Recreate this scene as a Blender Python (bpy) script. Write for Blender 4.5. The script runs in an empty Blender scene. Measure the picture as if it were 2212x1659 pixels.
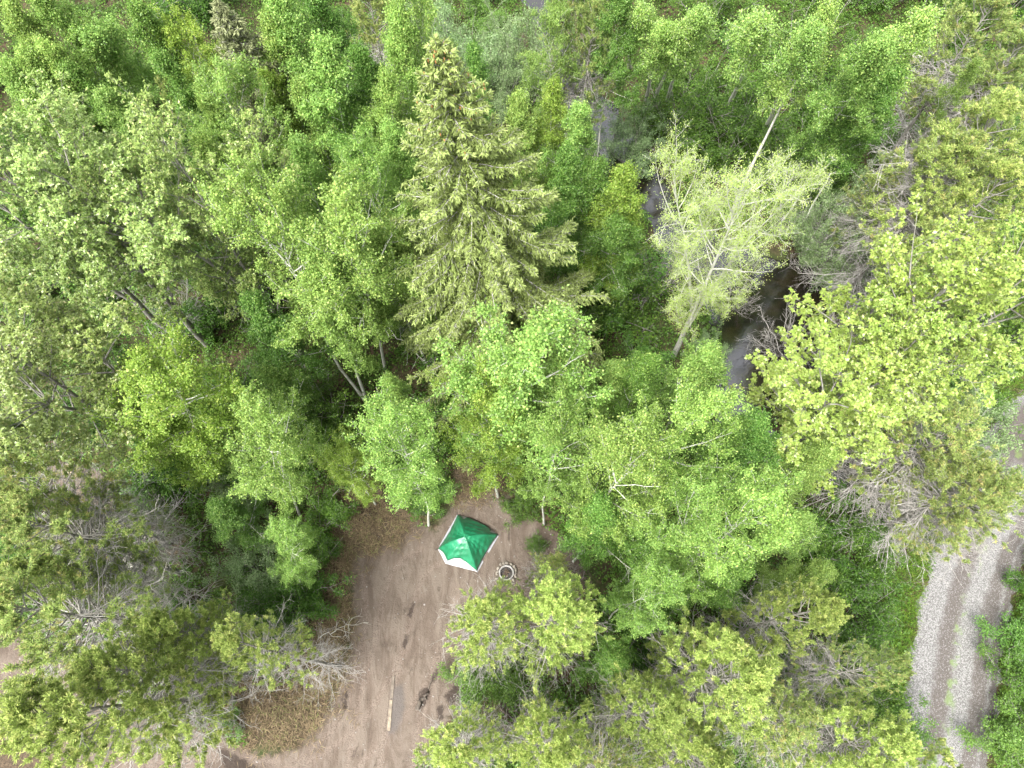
import bpy, math, random
import numpy as np
from mathutils import Vector, Matrix

# ------------------------------------------------------------------ camera, world, sun, exposure
S = bpy.context.scene
C = S.collection
H = 35.0                      # drone height above the ground, metres
TILT = math.radians(23.4)     # away from straight down, towards +Y
FPX = 1533.0                  # focal length measured on a 2212 px wide picture
cam_d = bpy.data.cameras.new('camera'); cam = bpy.data.objects.new('camera', cam_d); C.objects.link(cam)
cam_d.sensor_width = 36.0; cam_d.lens = 36.0 * FPX / 2212.0
cam_d.clip_start = 0.1; cam_d.clip_end = 2000
cam.location = (0, 0, H); cam.rotation_euler = (TILT, 0, 0)
S.camera = cam
w = bpy.data.worlds.new('World'); S.world = w; w.use_nodes = True
nt = w.node_tree; bg = nt.nodes['Background']
sky = nt.nodes.new('ShaderNodeTexSky'); sky.sky_type = 'NISHITA'; sky.sun_disc = False
SUN_EL, SUN_AZ = math.radians(62), math.radians(222)   # azimuth clockwise from +Y: light from the lower left of the picture
sky.sun_elevation = SUN_EL; sky.sun_rotation = SUN_AZ
sky.air_density = 1.0; sky.dust_density = 6.0; sky.ozone_density = 1.0
hs = nt.nodes.new('ShaderNodeHueSaturation'); hs.inputs['Saturation'].default_value = 0.25
nt.links.new(sky.outputs[0], hs.inputs['Color']); nt.links.new(hs.outputs[0], bg.inputs['Color'])
bg.inputs['Strength'].default_value = 0.15
ld = bpy.data.lights.new('sun', 'SUN'); ld.energy = 1.7; ld.angle = math.radians(25); ld.color = (1.0, 0.965, 0.9)
lo = bpy.data.objects.new('sun', ld); C.objects.link(lo)
sd = Vector((math.sin(SUN_AZ) * math.cos(SUN_EL), math.cos(SUN_AZ) * math.cos(SUN_EL), math.sin(SUN_EL)))
lo.rotation_euler = sd.to_track_quat('Z', 'Y').to_euler(); lo.location = (0, 0, 60)
S.view_settings.view_transform = 'Standard'; S.view_settings.look = 'None'
S.view_settings.gamma = 1; S.view_settings.exposure = 1.95
S.cycles.max_bounces = 8; S.cycles.diffuse_bounces = 5; S.cycles.glossy_bounces = 2
S.cycles.transmission_bounces = 4; S.cycles.transparent_max_bounces = 4
S.cycles.use_denoising = True; S.cycles.denoising_input_passes = "RGB_ALBEDO_NORMAL"; S.cycles.denoising_prefilter = "ACCURATE"
S.cycles.sample_clamp_indirect = 6

# ------------------------------------------------------------------ measuring: a picture position to a world point at height z
ct, st = math.cos(TILT), math.sin(TILT)
def at(px, py, z=0.0):
    x = (px - 1106) / FPX; y = (829.5 - py) / FPX
    t = (z - H) / (y * st - ct)
    return Vector((x * t, (y * ct + st) * t, z))
def poly(pts): return np.array([at(a, b)[:2] for a, b in pts])

# ------------------------------------------------------------------ numpy mesh helpers
def nrm(v): return v / np.maximum(np.linalg.norm(v, axis=-1, keepdims=True), 1e-9)
class Geo:
    def __init__(s): s.v = []; s.f = []; s.n = 0; s.a = []
    def add(s, v, quads, attr=None):
        v = v.reshape(-1, 3); s.v.append(v); s.f.append(quads.reshape(-1, 4) + s.n); s.n += len(v)
        s.a.append(np.zeros((len(v), 3)) if attr is None else attr)
    def mesh(s, name, mat, smooth=False):
        me = bpy.data.meshes.new(name)
        v = np.concatenate(s.v).astype(np.float32); f = np.concatenate(s.f).astype(np.int32)
        me.vertices.add(len(v)); me.vertices.foreach_set('co', v.ravel())
        me.loops.add(f.size); me.loops.foreach_set('vertex_index', f.ravel())
        me.polygons.add(len(f)); me.polygons.foreach_set('loop_start', np.arange(0, f.size, 4, dtype=np.int32))
        me.update(calc_edges=True)
        if smooth: me.polygons.foreach_set('use_smooth', np.ones(len(f), dtype=bool))
        at_ = me.attributes.new('lf', 'FLOAT_VECTOR', 'POINT')
        at_.data.foreach_set('vector', np.concatenate(s.a).astype(np.float32).ravel())
        me.materials.append(mat); return me
def tubes(g, P, Rr, n=4):
    M, k, _ = P.shape
    T = nrm(np.gradient(P, axis=1)); ref = np.array([0.31, 0.83, 0.17])
    U = nrm(np.cross(T, ref)); V = np.cross(T, U)
    a = np.arange(n) * 2 * math.pi / n
    vv = P[:, :, None] + Rr[:, :, None, None] * (np.cos(a)[None, None, :, None] * U[:, :, None] + np.sin(a)[None, None, :, None] * V[:, :, None])
    i = np.arange(M * k * n).reshape(M, k, n); j = np.roll(i, -1, axis=2)
    q = np.stack([i[:, :-1], j[:, :-1], j[:, 1:], i[:, 1:]], -1)
    g.add(vv, q)
def grow(rng, S0, D, L, k, bend=(0, 0, 0), wander=0.12):
    pts = [S0]; d = nrm(D); p = S0; b = np.asarray(bend) / (k - 1)
    for i in range(k - 1):
        d = nrm(d + b + rng.normal(size=d.shape) * wander)
        p = p + d * (L / (k - 1))[:, None]; pts.append(p)
    return np.stack(pts, 1)
def along(P, idx, t):
    k = P.shape[1]; x = np.clip(t, 0, 0.9999) * (k - 1); i = x.astype(int); f = (x - i)[:, None]
    a = P[idx, i]; b = P[idx, i + 1]
    return a * (1 - f) + b * f, nrm(b - a)
def taper(M, k, r0, r1): return np.asarray(r0).reshape(-1, 1) * np.ones((M, 1)) + (np.asarray(r1).reshape(-1, 1) - np.asarray(r0).reshape(-1, 1)) * np.linspace(0, 1, k)[None]
def leaves(g, rng, B, D, N, L, W, tint, clump, fold=0.25):
    D = nrm(D); Sd = nrm(np.cross(D, N)); Nn = np.cross(Sd, D)
    L = L[:, None]; W = W[:, None]
    mid = B + D * L * 0.45 + Nn * W * fold
    v = np.stack([B, mid - Sd * W / 2, B + D * L, mid + Sd * W / 2], 1)
    v[:, 2] -= Nn * L * 0.05
    M = len(B); r = rng.random(M)
    at_ = np.repeat(np.stack([r, tint, clump], 1), 4, axis=0)
    g.add(v, np.arange(M * 4).reshape(M, 4), at_)
def outward(rng, M, el, az):
    return np.stack([np.cos(az) * np.cos(el), np.sin(az) * np.cos(el), np.sin(el)], 1)

# ------------------------------------------------------------------ materials
def mat_new(name):
    m = bpy.data.materials.new(name); m.use_nodes = True
    nt = m.node_tree; return m, nt, nt.nodes['Principled BSDF']
def nd(nt, t, **kw):
    n = nt.nodes.new(t)
    for k, v in kw.items():
        if k in n.inputs: n.inputs[k].default_value = v
        else: setattr(n, k, v)
    return n
def rgb(c): return (c[0], c[1], c[2], 1)
def mixc(nt, a, b, f, mode='MIX'):
    n = nt.nodes.new('ShaderNodeMix'); n.data_type = 'RGBA'; n.blend_type = mode
    for sock, val in ((n.inputs[6], a), (n.inputs[7], b), (n.inputs[0], f)):
        if hasattr(val, 'is_linked') or hasattr(val, 'links'): nt.links.new(val, sock)
        elif isinstance(val, tuple): sock.default_value = rgb(val)
        else: sock.default_value = val
    return n.outputs[2]
def mth(nt, op, a, b=0.0, c=None, clamp=False):
    n = nt.nodes.new('ShaderNodeMath'); n.operation = op; n.use_clamp = clamp
    for i, v in enumerate([a, b] + ([c] if c is not None else [])):
        if hasattr(v, 'links'): nt.links.new(v, n.inputs[i])
        else: n.inputs[i].default_value = v
    return n.outputs[0]
def noise(nt, vec, scale, detail=4, rough=0.6):
    n = nd(nt, 'ShaderNodeTexNoise', Scale=scale, Detail=detail, Roughness=rough)
    if vec is not None: nt.links.new(vec, n.inputs['Vector'])
    return n.outputs['Fac']
def ramp(nt, fac, lo_, hi_):
    n = nt.nodes.new('ShaderNodeMapRange'); n.clamp = True
    n.interpolation_type = 'SMOOTHSTEP'
    nt.links.new(fac, n.inputs[0]); n.inputs[1].default_value = lo_; n.inputs[2].default_value = hi_
    return n.outputs[0]
def leaf_mat(name, dark, light, tip, trans=0.35, rough=0.45, spec=0.35, objvar=0.25, tcol=None, hue=0.511):
    m, nt, p = mat_new(name)
    a = nd(nt, 'ShaderNodeAttribute', attribute_name='lf'); sep = nd(nt, 'ShaderNodeSeparateXYZ')
    nt.links.new(a.outputs['Vector'], sep.inputs[0])
    f = mth(nt, 'ADD', mth(nt, 'MULTIPLY', sep.outputs[0], 0.6), mth(nt, 'MULTIPLY', sep.outputs[2], 0.4))
    c = mixc(nt, dark, light, f); c = mixc(nt, c, tip, sep.outputs[1])
    oi = nd(nt, 'ShaderNodeObjectInfo')
    hv = nd(nt, 'ShaderNodeHueSaturation')
    nt.links.new(c, hv.inputs['Color'])
    nt.links.new(mth(nt, 'ADD', mth(nt, 'MULTIPLY', oi.outputs['Random'], -0.018), hue), hv.inputs['Hue'])
    wn = nd(nt, 'ShaderNodeTexWhiteNoise', noise_dimensions='1D'); nt.links.new(oi.outputs['Random'], wn.inputs['W'])
    nt.links.new(mth(nt, 'ADD', mth(nt, 'MULTIPLY', wn.outputs['Value'], objvar), 1 - objvar / 2), hv.inputs['Value'])
    c = hv.outputs[0]
    nt.links.new(c, p.inputs['Base Color']); p.inputs['Roughness'].default_value = rough
    p.inputs['Specular IOR Level'].default_value = spec
    tr = nd(nt, 'ShaderNodeBsdfTranslucent')
    nt.links.new(mixc(nt, c, tcol or (1.0, 1.0, 0.35), 0.0 if tcol is None else 0.3, 'MULTIPLY' if tcol is None else 'MIX'), tr.inputs['Color'])
    mx = nd(nt, 'ShaderNodeMixShader'); mx.inputs[0].default_value = trans
    nt.links.new(p.outputs[0], mx.inputs[1]); nt.links.new(tr.outputs[0], mx.inputs[2])
    nt.links.new(mx.outputs[0], nt.nodes['Material Output'].inputs[0])
    return m
def bark_mat(name, a, b, scale=6.0, rough=0.85):
    m, nt, p = mat_new(name)
    tc = nd(nt, 'ShaderNodeTexCoord'); mp = nd(nt, 'ShaderNodeMapping'); mp.inputs['Scale'].default_value = (1, 1, 0.5)
    nt.links.new(tc.outputs['Object'], mp.inputs[0])
    f = ramp(nt, noise(nt, mp.outputs[0], scale, 6, 0.7), 0.35, 0.62)
    nt.links.new(mixc(nt, a, b, f), p.inputs['Base Color']); p.inputs['Roughness'].default_value = rough
    bp = nd(nt, 'ShaderNodeBump', Strength=0.5, Distance=0.03); nt.links.new(noise(nt, mp.outputs[0], scale * 5, 3), bp.inputs['Height'])
    nt.links.new(bp.outputs[0], p.inputs['Normal'])
    return m
def plain_mat(name, a, b=None, scale=8.0, rough=0.7, bump=0.0, metallic=0.0, spec=0.5):
    m, nt, p = mat_new(name); tc = nd(nt, 'ShaderNodeTexCoord')
    b = b or tuple(x * 0.8 for x in a)
    f = noise(nt, tc.outputs['Object'], scale, 5, 0.65)
    nt.links.new(mixc(nt, a, b, ramp(nt, f, 0.35, 0.65)), p.inputs['Base Color'])
    p.inputs['Roughness'].default_value = rough; p.inputs['Metallic'].default_value = metallic; p.inputs['Specular IOR Level'].default_value = spec
    if bump:
        bp = nd(nt, 'ShaderNodeBump', Strength=bump, Distance=0.02); nt.links.new(f, bp.inputs['Height']); nt.links.new(bp.outputs[0], p.inputs['Normal'])
    return m
M = dict(
    aspen=leaf_mat('aspen_leaf', (0.11, 0.20, 0.032), (0.35, 0.53, 0.13), (0.50, 0.60, 0.17), 0.47),
    aspen_y=leaf_mat('aspen_leaf_yellow_green', (0.14, 0.23, 0.025), (0.35, 0.50, 0.085), (0.52, 0.58, 0.14), 0.47),
    aspen_d=leaf_mat('aspen_leaf_deep', (0.06, 0.135, 0.022), (0.18, 0.335, 0.06), (0.33, 0.46, 0.12), 0.45),  # deep green; filler aspens also carry it as painted shade between bright crowns
    cotton=leaf_mat('cottonwood_leaf', (0.10, 0.17, 0.025), (0.30, 0.42, 0.11), (0.56, 0.50, 0.24), 0.35, 0.35, 0.5),
    cotton_y=leaf_mat('cottonwood_leaf_yellow', (0.15, 0.24, 0.028), (0.36, 0.48, 0.10), (0.60, 0.54, 0.22), 0.35, 0.35, 0.5, hue=0.514),
    pale=leaf_mat('pale_new_leaf', (0.34, 0.46, 0.09), (0.52, 0.66, 0.20), (0.62, 0.68, 0.30), 0.5),
    shrub=leaf_mat('shrub_leaf', (0.035, 0.085, 0.011), (0.12, 0.235, 0.03), (0.26, 0.38, 0.07), 0.42),
    shrub_g=leaf_mat('willow_leaf_grey', (0.10, 0.17, 0.055), (0.25, 0.36, 0.16), (0.38, 0.44, 0.24), 0.32, 0.5),
    spruce=leaf_mat('spruce_needle', (0.085, 0.11, 0.022), (0.29, 0.375, 0.105), (0.42, 0.50, 0.18), 0.27, 0.6, 0.25, 0.1, hue=0.515),
    spruce_g=leaf_mat('spruce_needle_grey', (0.09, 0.11, 0.04), (0.25, 0.27, 0.13), (0.36, 0.37, 0.19), 0.25, 0.6, 0.25, 0.1),
    pine=leaf_mat('pine_needle', (0.17, 0.25, 0.05), (0.45, 0.57, 0.15), (0.66, 0.68, 0.24), 0.42, 0.55, 0.25, hue=0.513),
    pine_o=leaf_mat('pine_needle_olive', (0.15, 0.215, 0.05), (0.40, 0.50, 0.15), (0.52, 0.44, 0.18), 0.42, 0.55, 0.25, hue=0.515),
    bark_w=bark_mat('aspen_bark', (0.60, 0.60, 0.54), (0.40, 0.40, 0.34)),
    bark_p=bark_mat('pale_bark', (0.62, 0.61, 0.55), (0.42, 0.41, 0.36)),
    bark_g=bark_mat('grey_bark', (0.30, 0.285, 0.255), (0.16, 0.15, 0.13)),
    dead=bark_mat('dead_twig', (0.40, 0.385, 0.36), (0.24, 0.225, 0.205)),
    bark_b=bark_mat('brown_bark', (0.13, 0.10, 0.075), (0.07, 0.055, 0.04)),
)

# ------------------------------------------------------------------ tree builders: each returns {part: mesh}
def decid(seed, h, R, cb, prof, nb=26, ns=7, nt_=3, nleaf=26000, leafL=0.076, leafW=0.07, lmat='aspen', bark='bark_w', elev=(12, 68), up=0.35,
          tr=0.10, sig=0.11, wob=0.35, tipf=0.10, droop=0.0, cluster=1, leaders=1, sub=(0.3, 0.45)):
    rng = np.random.default_rng(seed)
    g = Geo(); gb = Geo(); gl = Geo()
    k = 9
    zs = np.linspace(0, 1, k); wx = np.cumsum(rng.normal(size=(k, 2)), 0) * wob * 0.3; wx -= wx[0]; wx -= zs[:, None] * wx[-1] * 0.7
    T0 = np.concatenate([wx, zs[:, None] * h], 1)[None]
    tubes(g, T0, (tr * h / 14) * (1 - 0.93 * zs[None] ** 0.72), 8)
    trunks = [T0]
    for l in range(leaders - 1):
        t0 = rng.uniform(cb * 0.5, cb + 0.15); s, _ = along(T0, np.array([0]), np.array([t0]))
        az = rng.uniform(0, 6.28)
        d = np.array([[math.cos(az) * 0.38, math.sin(az) * 0.38, 1]])
        Lk = h * (1 - t0) * rng.uniform(0.8, 0.97)
        Tk = grow(rng, s, d, np.array([Lk]), k, (0, 0, 0.5), 0.07)
        tubes(g, Tk, taper(1, k, [tr * 0.6], [0.012]), 6); trunks.append(Tk)
    TT = np.concatenate(trunks, 0)
    n1 = nb * leaders
    ti = np.arange(n1) % leaders; u = (np.arange(n1) // leaders + rng.random(n1)) / nb
    t = np.where(ti == 0, cb + (1 - cb) * u, 0.15 + 0.83 * u) * 0.985
    s, _ = along(TT, ti, t)
    az = np.arange(n1) * 2.4 + rng.normal(size=n1) * 0.9
    el = np.radians(elev[0] + (elev[1] - elev[0]) * u ** 1.1 + rng.normal(size=n1) * 12)
    L1 = R * np.array([prof(x) for x in u]) * rng.uniform(0.7, 1.2, n1) / np.cos(np.minimum(el, 0.9)) * (1.0 if leaders == 1 else 0.72)
    B1 = grow(rng, s, outward(rng, n1, el, az), L1, 6, (0, 0, up), 0.09)
    tubes(gb, B1, taper(n1, 6, 0.010 + 0.009 * L1, [0.006]), 4)
    n2 = n1 * ns; i1 = np.repeat(np.arange(n1), ns); t2 = rng.uniform(0.22, 1.0, n2) ** 0.8
    s2, d2 = along(B1, i1, t2)
    r = nrm(rng.normal(size=(n2, 3))); L2 = L1[i1] * rng.uniform(sub[0], sub[1], n2) * (1.15 - 0.6 * t2) + 0.12
    B2 = grow(rng, s2, d2 * 0.75 + r * 0.8 + np.array([0, 0, 0.15]), L2, 4, (0, 0, up * 0.8 - droop), 0.12)
    tubes(gb, B2, taper(n2, 4, [0.009], [0.004]), 3)
    n3 = n2 * nt_; i2 = np.repeat(np.arange(n2), nt_); t3 = rng.uniform(0.3, 1.0, n3)
    s3, d3 = along(B2, i2, t3)
    L3 = rng.uniform(0.18, 0.5, n3)
    B3 = grow(rng, s3, d3 * 0.8 + nrm(rng.normal(size=(n3, 3))) * 0.8, L3, 3, (0, 0, 0.2 - droop), 0.1)
    tubes(gb, B3, taper(n3, 3, [0.0045], [0.0025]), 3)
    cen = T0[0, :, :2].mean(0)
    if cluster == 1:
        i = rng.integers(0, n3, nleaf); tt = rng.uniform(0.05, 1.08, nleaf)
        p, d = along(B3, i, tt); p = p + rng.normal(size=p.shape) * sig * rng.uniform(0.3, 1.2, nleaf)[:, None]
        kq = int(nleaf * 0.22); jq = rng.integers(0, n1, kq); pj, _ = along(B1, jq, rng.uniform(0.05, 1.0, kq)); p[:kq] = pj + rng.normal(size=pj.shape) * 0.24
        cl = rng.random(n1)[i1[i2[i]]] * 0.6 + rng.random(n3)[i] * 0.4
        out = nrm(np.concatenate([p[:, :2] - cen, np.zeros((nleaf, 1))], 1))
        N = nrm(out * 0.35 + np.array([0, 0, 0.75]) + rng.normal(size=p.shape) * 0.55)
        D = nrm(rng.normal(size=p.shape) + out * 0.5 + np.array([0, 0, -0.3]))
        hi = np.clip((p[:, 2] / h - 0.6) * 1.2, 0, 0.5)
        tint = (rng.random(nleaf) < tipf + hi * 0.25) * rng.uniform(0.2, 0.9, nleaf)
        leaves(gl, rng, p, D, N, leafL * rng.uniform(0.7, 1.25, nleaf), leafW * rng.uniform(0.7, 1.25, nleaf), tint, cl)
    else:
        nc = nleaf // cluster; i = rng.integers(0, n3, nc); tt = rng.uniform(0.3, 1.05, nc)
        p, d = along(B3, i, tt); p = p + rng.normal(size=p.shape) * sig
        cl = rng.random(n1)[i1[i2[i]]] * 0.6 + rng.random(n3)[i] * 0.4
        P = np.repeat(p, cluster, 0); dd = np.repeat(d, cluster, 0); n = len(P)
        out = nrm(np.concatenate([P[:, :2] - cen, np.zeros((n, 1))], 1))
        D = nrm(nrm(rng.normal(size=P.shape)) * np.array([1, 1, 0.55]) + dd * 0.45 + out * 0.2 + np.array([0, 0, -0.25]))
        N = nrm(np.array([0, 0, 1.0]) + rng.normal(size=P.shape) * 0.35 + out * 0.2)
        tint = np.where(np.tile(np.arange(cluster) < max(1, cluster // 5), nc), rng.uniform(0, 0.9, n) * (rng.random(n) < tipf * 4), rng.uniform(0, 0.15, n))
        leaves(gl, rng, P, D, N, leafL * rng.uniform(0.6, 1.2, n), leafW * rng.uniform(0.6, 1.2, n), tint, np.repeat(cl, cluster), 0.15)
    return dict(h=h, R=R * 1.14, trunk=g.mesh('trunk', M[bark], True), branches=gb.mesh('branches', M[bark]), crown=gl.mesh('crown', M[lmat]))

plume = lambda u: (0.60 + 0.40 * min(1, u / 0.15)) * (1 - u) ** 0.92 + 0.05
roundp = lambda u: math.sqrt(max(0.03, 1 - (abs(u - 0.42) / 0.62) ** 2.2))
flatp = lambda u: 0.65 + 0.35 * u if u < 0.75 else 0.95 * math.sqrt(max(0.05, 1 - ((u - 0.75) / 0.26) ** 2))

def spruce(seed, h, R, cb=0.12, mat='spruce', dens=1.0, cones=True):
    rng = np.random.default_rng(seed); g = Geo(); gb = Geo(); gl = Geo()
    k = 10; zs = np.linspace(0, 1, k); T0 = np.stack([np.sin(zs * 4) * 0.10, np.cos(zs * 3) * 0.08 - 0.08, zs * h], 1)[None]
    tubes(g, T0, 0.24 * (1 - 0.96 * zs[None]), 10)
    tl = []; z = cb * h
    while z < h - 0.25:
        u = z / h; m = 8 if u < 0.8 else 7
        tl += [(z + rng.uniform(-0.12, 0.12), q) for q in range(m)]; z += 0.70 - 0.44 * u
    tl = np.array(tl); n1 = len(tl); t = np.clip(tl[:, 0] / h, 0, 0.995); u = (t - cb) / (1 - cb)
    s, _ = along(T0, np.zeros(n1, int), t)
    az = np.cumsum(np.full(n1, 2 * math.pi / 8 + 0.055)) + rng.normal(size=n1) * 0.16
    L = R * (np.clip(1 - u, 0, 1) ** 0.86 * 0.97 + 0.02) * rng.uniform(0.74, 1.12, n1)
    L = np.where(rng.random(n1) < 0.08, L * 0.6, L)
    el = np.radians(-16 + 58 * u ** 1.3 + rng.normal(size=n1) * 5)
    B1 = []; p = s; d = outward(rng, n1, el, az); kk = 8; B1 = [p]
    for q in range(kk - 1):
        f = q / (kk - 1)
        d = nrm(d + np.array([0, 0, 1.0]) * ((-0.12 if f < 0.5 else 0.14)) + rng.normal(size=d.shape) * 0.035)
        p = p + d * (L / (kk - 1))[:, None]; B1.append(p)
    B1 = np.stack(B1, 1)
    tubes(gb, B1, taper(n1, kk, 0.010 + 0.010 * L, [0.006]), 4)
    # side twigs, a flat feather on each bough
    cnt = np.maximum((L / 0.062 * dens).astype(int), 5) * 2; i1 = np.repeat(np.arange(n1), cnt); n2 = len(i1)
    t2 = rng.uniform(0.10, 1.0, n2) ** 0.85; s2, d2 = along(B1, i1, t2)
    side = nrm(np.cross(d2, np.array([0, 0, 1.0]))) * np.where(rng.random(n2) < 0.5, -1, 1)[:, None]
    L2 = (0.12 + 0.165 * L[i1]) * (1.08 - 0.72 * t2) * rng.uniform(0.6, 1.2, n2) * np.clip(t2 / 0.25, 0.45, 1)
    B2 = grow(rng, s2, d2 * 0.75 + side * rng.uniform(0.25, 1.0, n2)[:, None] + np.array([0, 0, -0.08]), L2, 4, (0, 0, -0.55), 0.06)
    keep = rng.random(n2) < 0.5
    tubes(gb, B2[keep], taper(keep.sum(), 4, [0.006], [0.003]), 3)
    # needled shoots
    m = np.maximum((L2 / 0.034).astype(int), 3); i2 = np.repeat(np.arange(n2), m); n3 = len(i2)
    t3 = rng.random(n3); p3, d3 = along(B2, i2, t3)
    hang = rng.random(n3) < 0.5
    D = np.where(hang[:, None], d3 * 0.35 + np.array([0, 0, -1.0]) + rng.normal(size=p3.shape) * 0.28, d3 + rng.normal(size=p3.shape) * 0.45)
    N = nrm(np.array([0, 0, 0.8]) + rng.normal(size=p3.shape) * 0.6)
    tip = np.clip((t2[i2] - 0.55) * 1.2, 0, 0.5) + np.clip((u[i1[i2]] - 0.75), 0, 0.25) * 0.9
    tint = np.clip(tip * rng.uniform(0.2, 1.3, n3), 0, 1)
    leaves(gl, rng, p3, D, N, rng.uniform(0.10, 0.20, n3), rng.uniform(0.032, 0.056, n3), tint, rng.random(n1)[i1[i2]], 0.1)
    m1 = np.maximum((L / 0.016).astype(int), 12); i4 = np.repeat(np.arange(n1), m1); n4 = len(i4); t4 = rng.uniform(0.12, 1, n4); p4, d4 = along(B1, i4, t4)
    leaves(gl, rng, p4, d4 * 0.7 + rng.normal(size=p4.shape) * 0.55 + np.array([0, 0, 0.25]), nrm(np.array([0, 0, 0.8]) + rng.normal(size=p4.shape) * 0.6), rng.uniform(0.09, 0.17, n4), rng.uniform(0.03, 0.05, n4), np.clip(t4 - 0.5, 0, 0.5) * rng.random(n4), rng.random(n1)[i4], 0.1)
    nt4 = 900; zt = rng.uniform(0.80, 1.005, nt4); pt, dt = along(T0, np.zeros(nt4, int), zt); az4 = rng.uniform(0, 6.28, nt4)
    leaves(gl, rng, pt, outward(rng, nt4, rng.uniform(-0.3, 0.9, nt4), az4), nrm(np.array([0, 0, 0.8]) + rng.normal(size=pt.shape) * 0.5), rng.uniform(0.10, 0.22, nt4), rng.uniform(0.03, 0.05, nt4), rng.random(nt4) * 0.6, rng.random(nt4), 0.1)
    out = dict(h=h, R=R, trunk=g.mesh('trunk', M['bark_g'], True), branches=gb.mesh('branches', M['dead']), crown=gl.mesh('crown', M[mat]))
    if cones:
        gc = Geo(); tubes(gc, np.array([[[0, 0, 0], [0, 0, -0.03], [0, 0, -0.08], [0, 0, -0.12]]]), np.array([[0.008, 0.022, 0.020, 0.006]]), 6)
        nc = 90; ii = rng.choice(np.where(u > 0.83)[0], nc); pc, dc = along(B1, ii, rng.uniform(0.45, 1.0, nc))
        out['cone_at'] = (gc.mesh('cone', M['cone'], True), pc + rng.normal(size=pc.shape) * 0.05)
    return out
M['cone'] = plain_mat('spruce_cone', (0.42, 0.20, 0.07), (0.30, 0.13, 0.05), 20)

def pine(seed, h, R, cb=0.35, mat='pine', nb=62, tuft=40, deadn=60, tipf=0.07, dead_top=False):
    rng = np.random.default_rng(seed); g = Geo(); gb = Geo(); gl = Geo(); gd = Geo()
    k = 9; zs = np.linspace(0, 1, k); T0 = np.stack([np.sin(zs * 5 + seed) * 0.15 * zs, np.cos(zs * 4 + seed) * 0.12 * zs, zs * h], 1)[None]
    tubes(g, T0, 0.13 * h / 13 * (1 - 0.93 * zs[None]), 8)
    n1 = nb; u = (np.arange(n1) + rng.random(n1)) / n1; t = (cb + (1 - cb) * u) * 0.985
    s, _ = along(T0, np.zeros(n1, int), t); az = np.arange(n1) * 2.4 + rng.normal(size=n1) * 0.5
    prof = np.array([(0.5 + 0.5 * min(1, x / 0.3)) * (1 - x) ** 0.55 + 0.08 for x in u])
    L1 = R * prof * rng.uniform(0.65, 1.2, n1); el = np.radians(5 + 50 * u ** 1.5 + rng.normal(size=n1) * 8)
    B1 = grow(rng, s, outward(rng, n1, el, az), L1, 6, (0, 0, 0.35), 0.10)
    tubes(gb, B1, taper(n1, 6, 0.012 + 0.010 * L1, [0.006]), 4)
    ns = 7; n2 = n1 * ns; i1 = np.repeat(np.arange(n1), ns); t2 = rng.uniform(0.35, 1.0, n2); s2, d2 = along(B1, i1, t2)
    L2 = (0.25 + 0.28 * L1[i1]) * rng.uniform(0.6, 1.2, n2) * (1.2 - 0.55 * t2)
    rr = nrm(rng.normal(size=(n2, 3)) * np.array([1, 1, 0.5]))
    B2 = grow(rng, s2, d2 + rr * 0.85, L2, 5, (0, 0, 0.45), 0.12); tubes(gb, B2, taper(n2, 5, [0.009], [0.005]), 3)
    n3 = n2 * 4; i2 = np.repeat(np.arange(n2), 4); t3 = rng.uniform(0.35, 1.0, n3); s3, d3 = along(B2, i2, t3)
    B3 = grow(rng, s3, d3 + nrm(rng.normal(size=(n3, 3))) * 0.7 + np.array([0, 0, 0.25]), rng.uniform(0.12, 0.32, n3), 3, (0, 0, 0.5), 0.08)
    tubes(gb, B3, taper(n3, 3, [0.006], [0.004]), 3)
    n = n3 * tuft; i = np.repeat(np.arange(n3), tuft); tt = rng.uniform(0.05, 1.0, n); p, d = along(B3, i, tt)
    D = nrm(d * 0.75 + nrm(rng.normal(size=p.shape)) * 0.9 + np.array([0, 0, 0.15])); N = nrm(rng.normal(size=p.shape) + np.array([0, 0, 0.6]))
    reddish = (rng.random(n3) < tipf)[i]
    tint = np.where(reddish, rng.uniform(0.4, 1, n), (tt > 0.85) * rng.uniform(0, 0.6, n))
    leaves(gl, rng, p, D, N, rng.uniform(0.08, 0.14, n), rng.uniform(0.016, 0.027, n), tint, rng.random(n1)[i1[i2[i]]], 0.05)
    # dead grey lower limbs
    m = deadn; uu = rng.random(m); td = 0.10 + (cb + 0.22) * uu; sdp, _ = along(T0, np.zeros(m, int), td)
    azd = rng.uniform(0, 6.28, m); eld = np.radians(rng.uniform(-12, 22, m)); Ld = R * rng.uniform(0.4, 1.05, m)
    D1 = grow(rng, sdp, outward(rng, m, eld, azd), Ld, 6, (0, 0, -0.15), 0.14); tubes(gd, D1, taper(m, 6, 0.010 + 0.006 * Ld, [0.005]), 4)
    q = m * 10; j = np.repeat(np.arange(m), 10); tq = rng.uniform(0.2, 1, q); sq, dq = along(D1, j, tq)
    D2 = grow(rng, sq, dq + nrm(rng.normal(size=(q, 3))) * 0.9, Ld[j] * rng.uniform(0.15, 0.45, q), 4, (0, 0, 0.1), 0.2); tubes(gd, D2, taper(q, 4, [0.008], [0.004]), 3)
    q2 = q * 3; j2 = np.repeat(np.arange(q), 3); sq, dq = along(D2, j2, rng.uniform(0.3, 1, q2))
    D3 = grow(rng, sq, dq + nrm(rng.normal(size=(q2, 3))) * 0.9, rng.uniform(0.12, 0.35, q2), 3, (0, 0, 0.1), 0.2); tubes(gd, D3, taper(q2, 3, [0.005], [0.003]), 3)
    return dict(h=h, R=R, trunk=g.mesh('trunk', M['bark_g'], True), branches=gb.mesh('branches', M['bark_g']), dead_branches=gd.mesh('dead_branches', M['dead']), crown=gl.mesh('crown', M[mat]))

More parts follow.
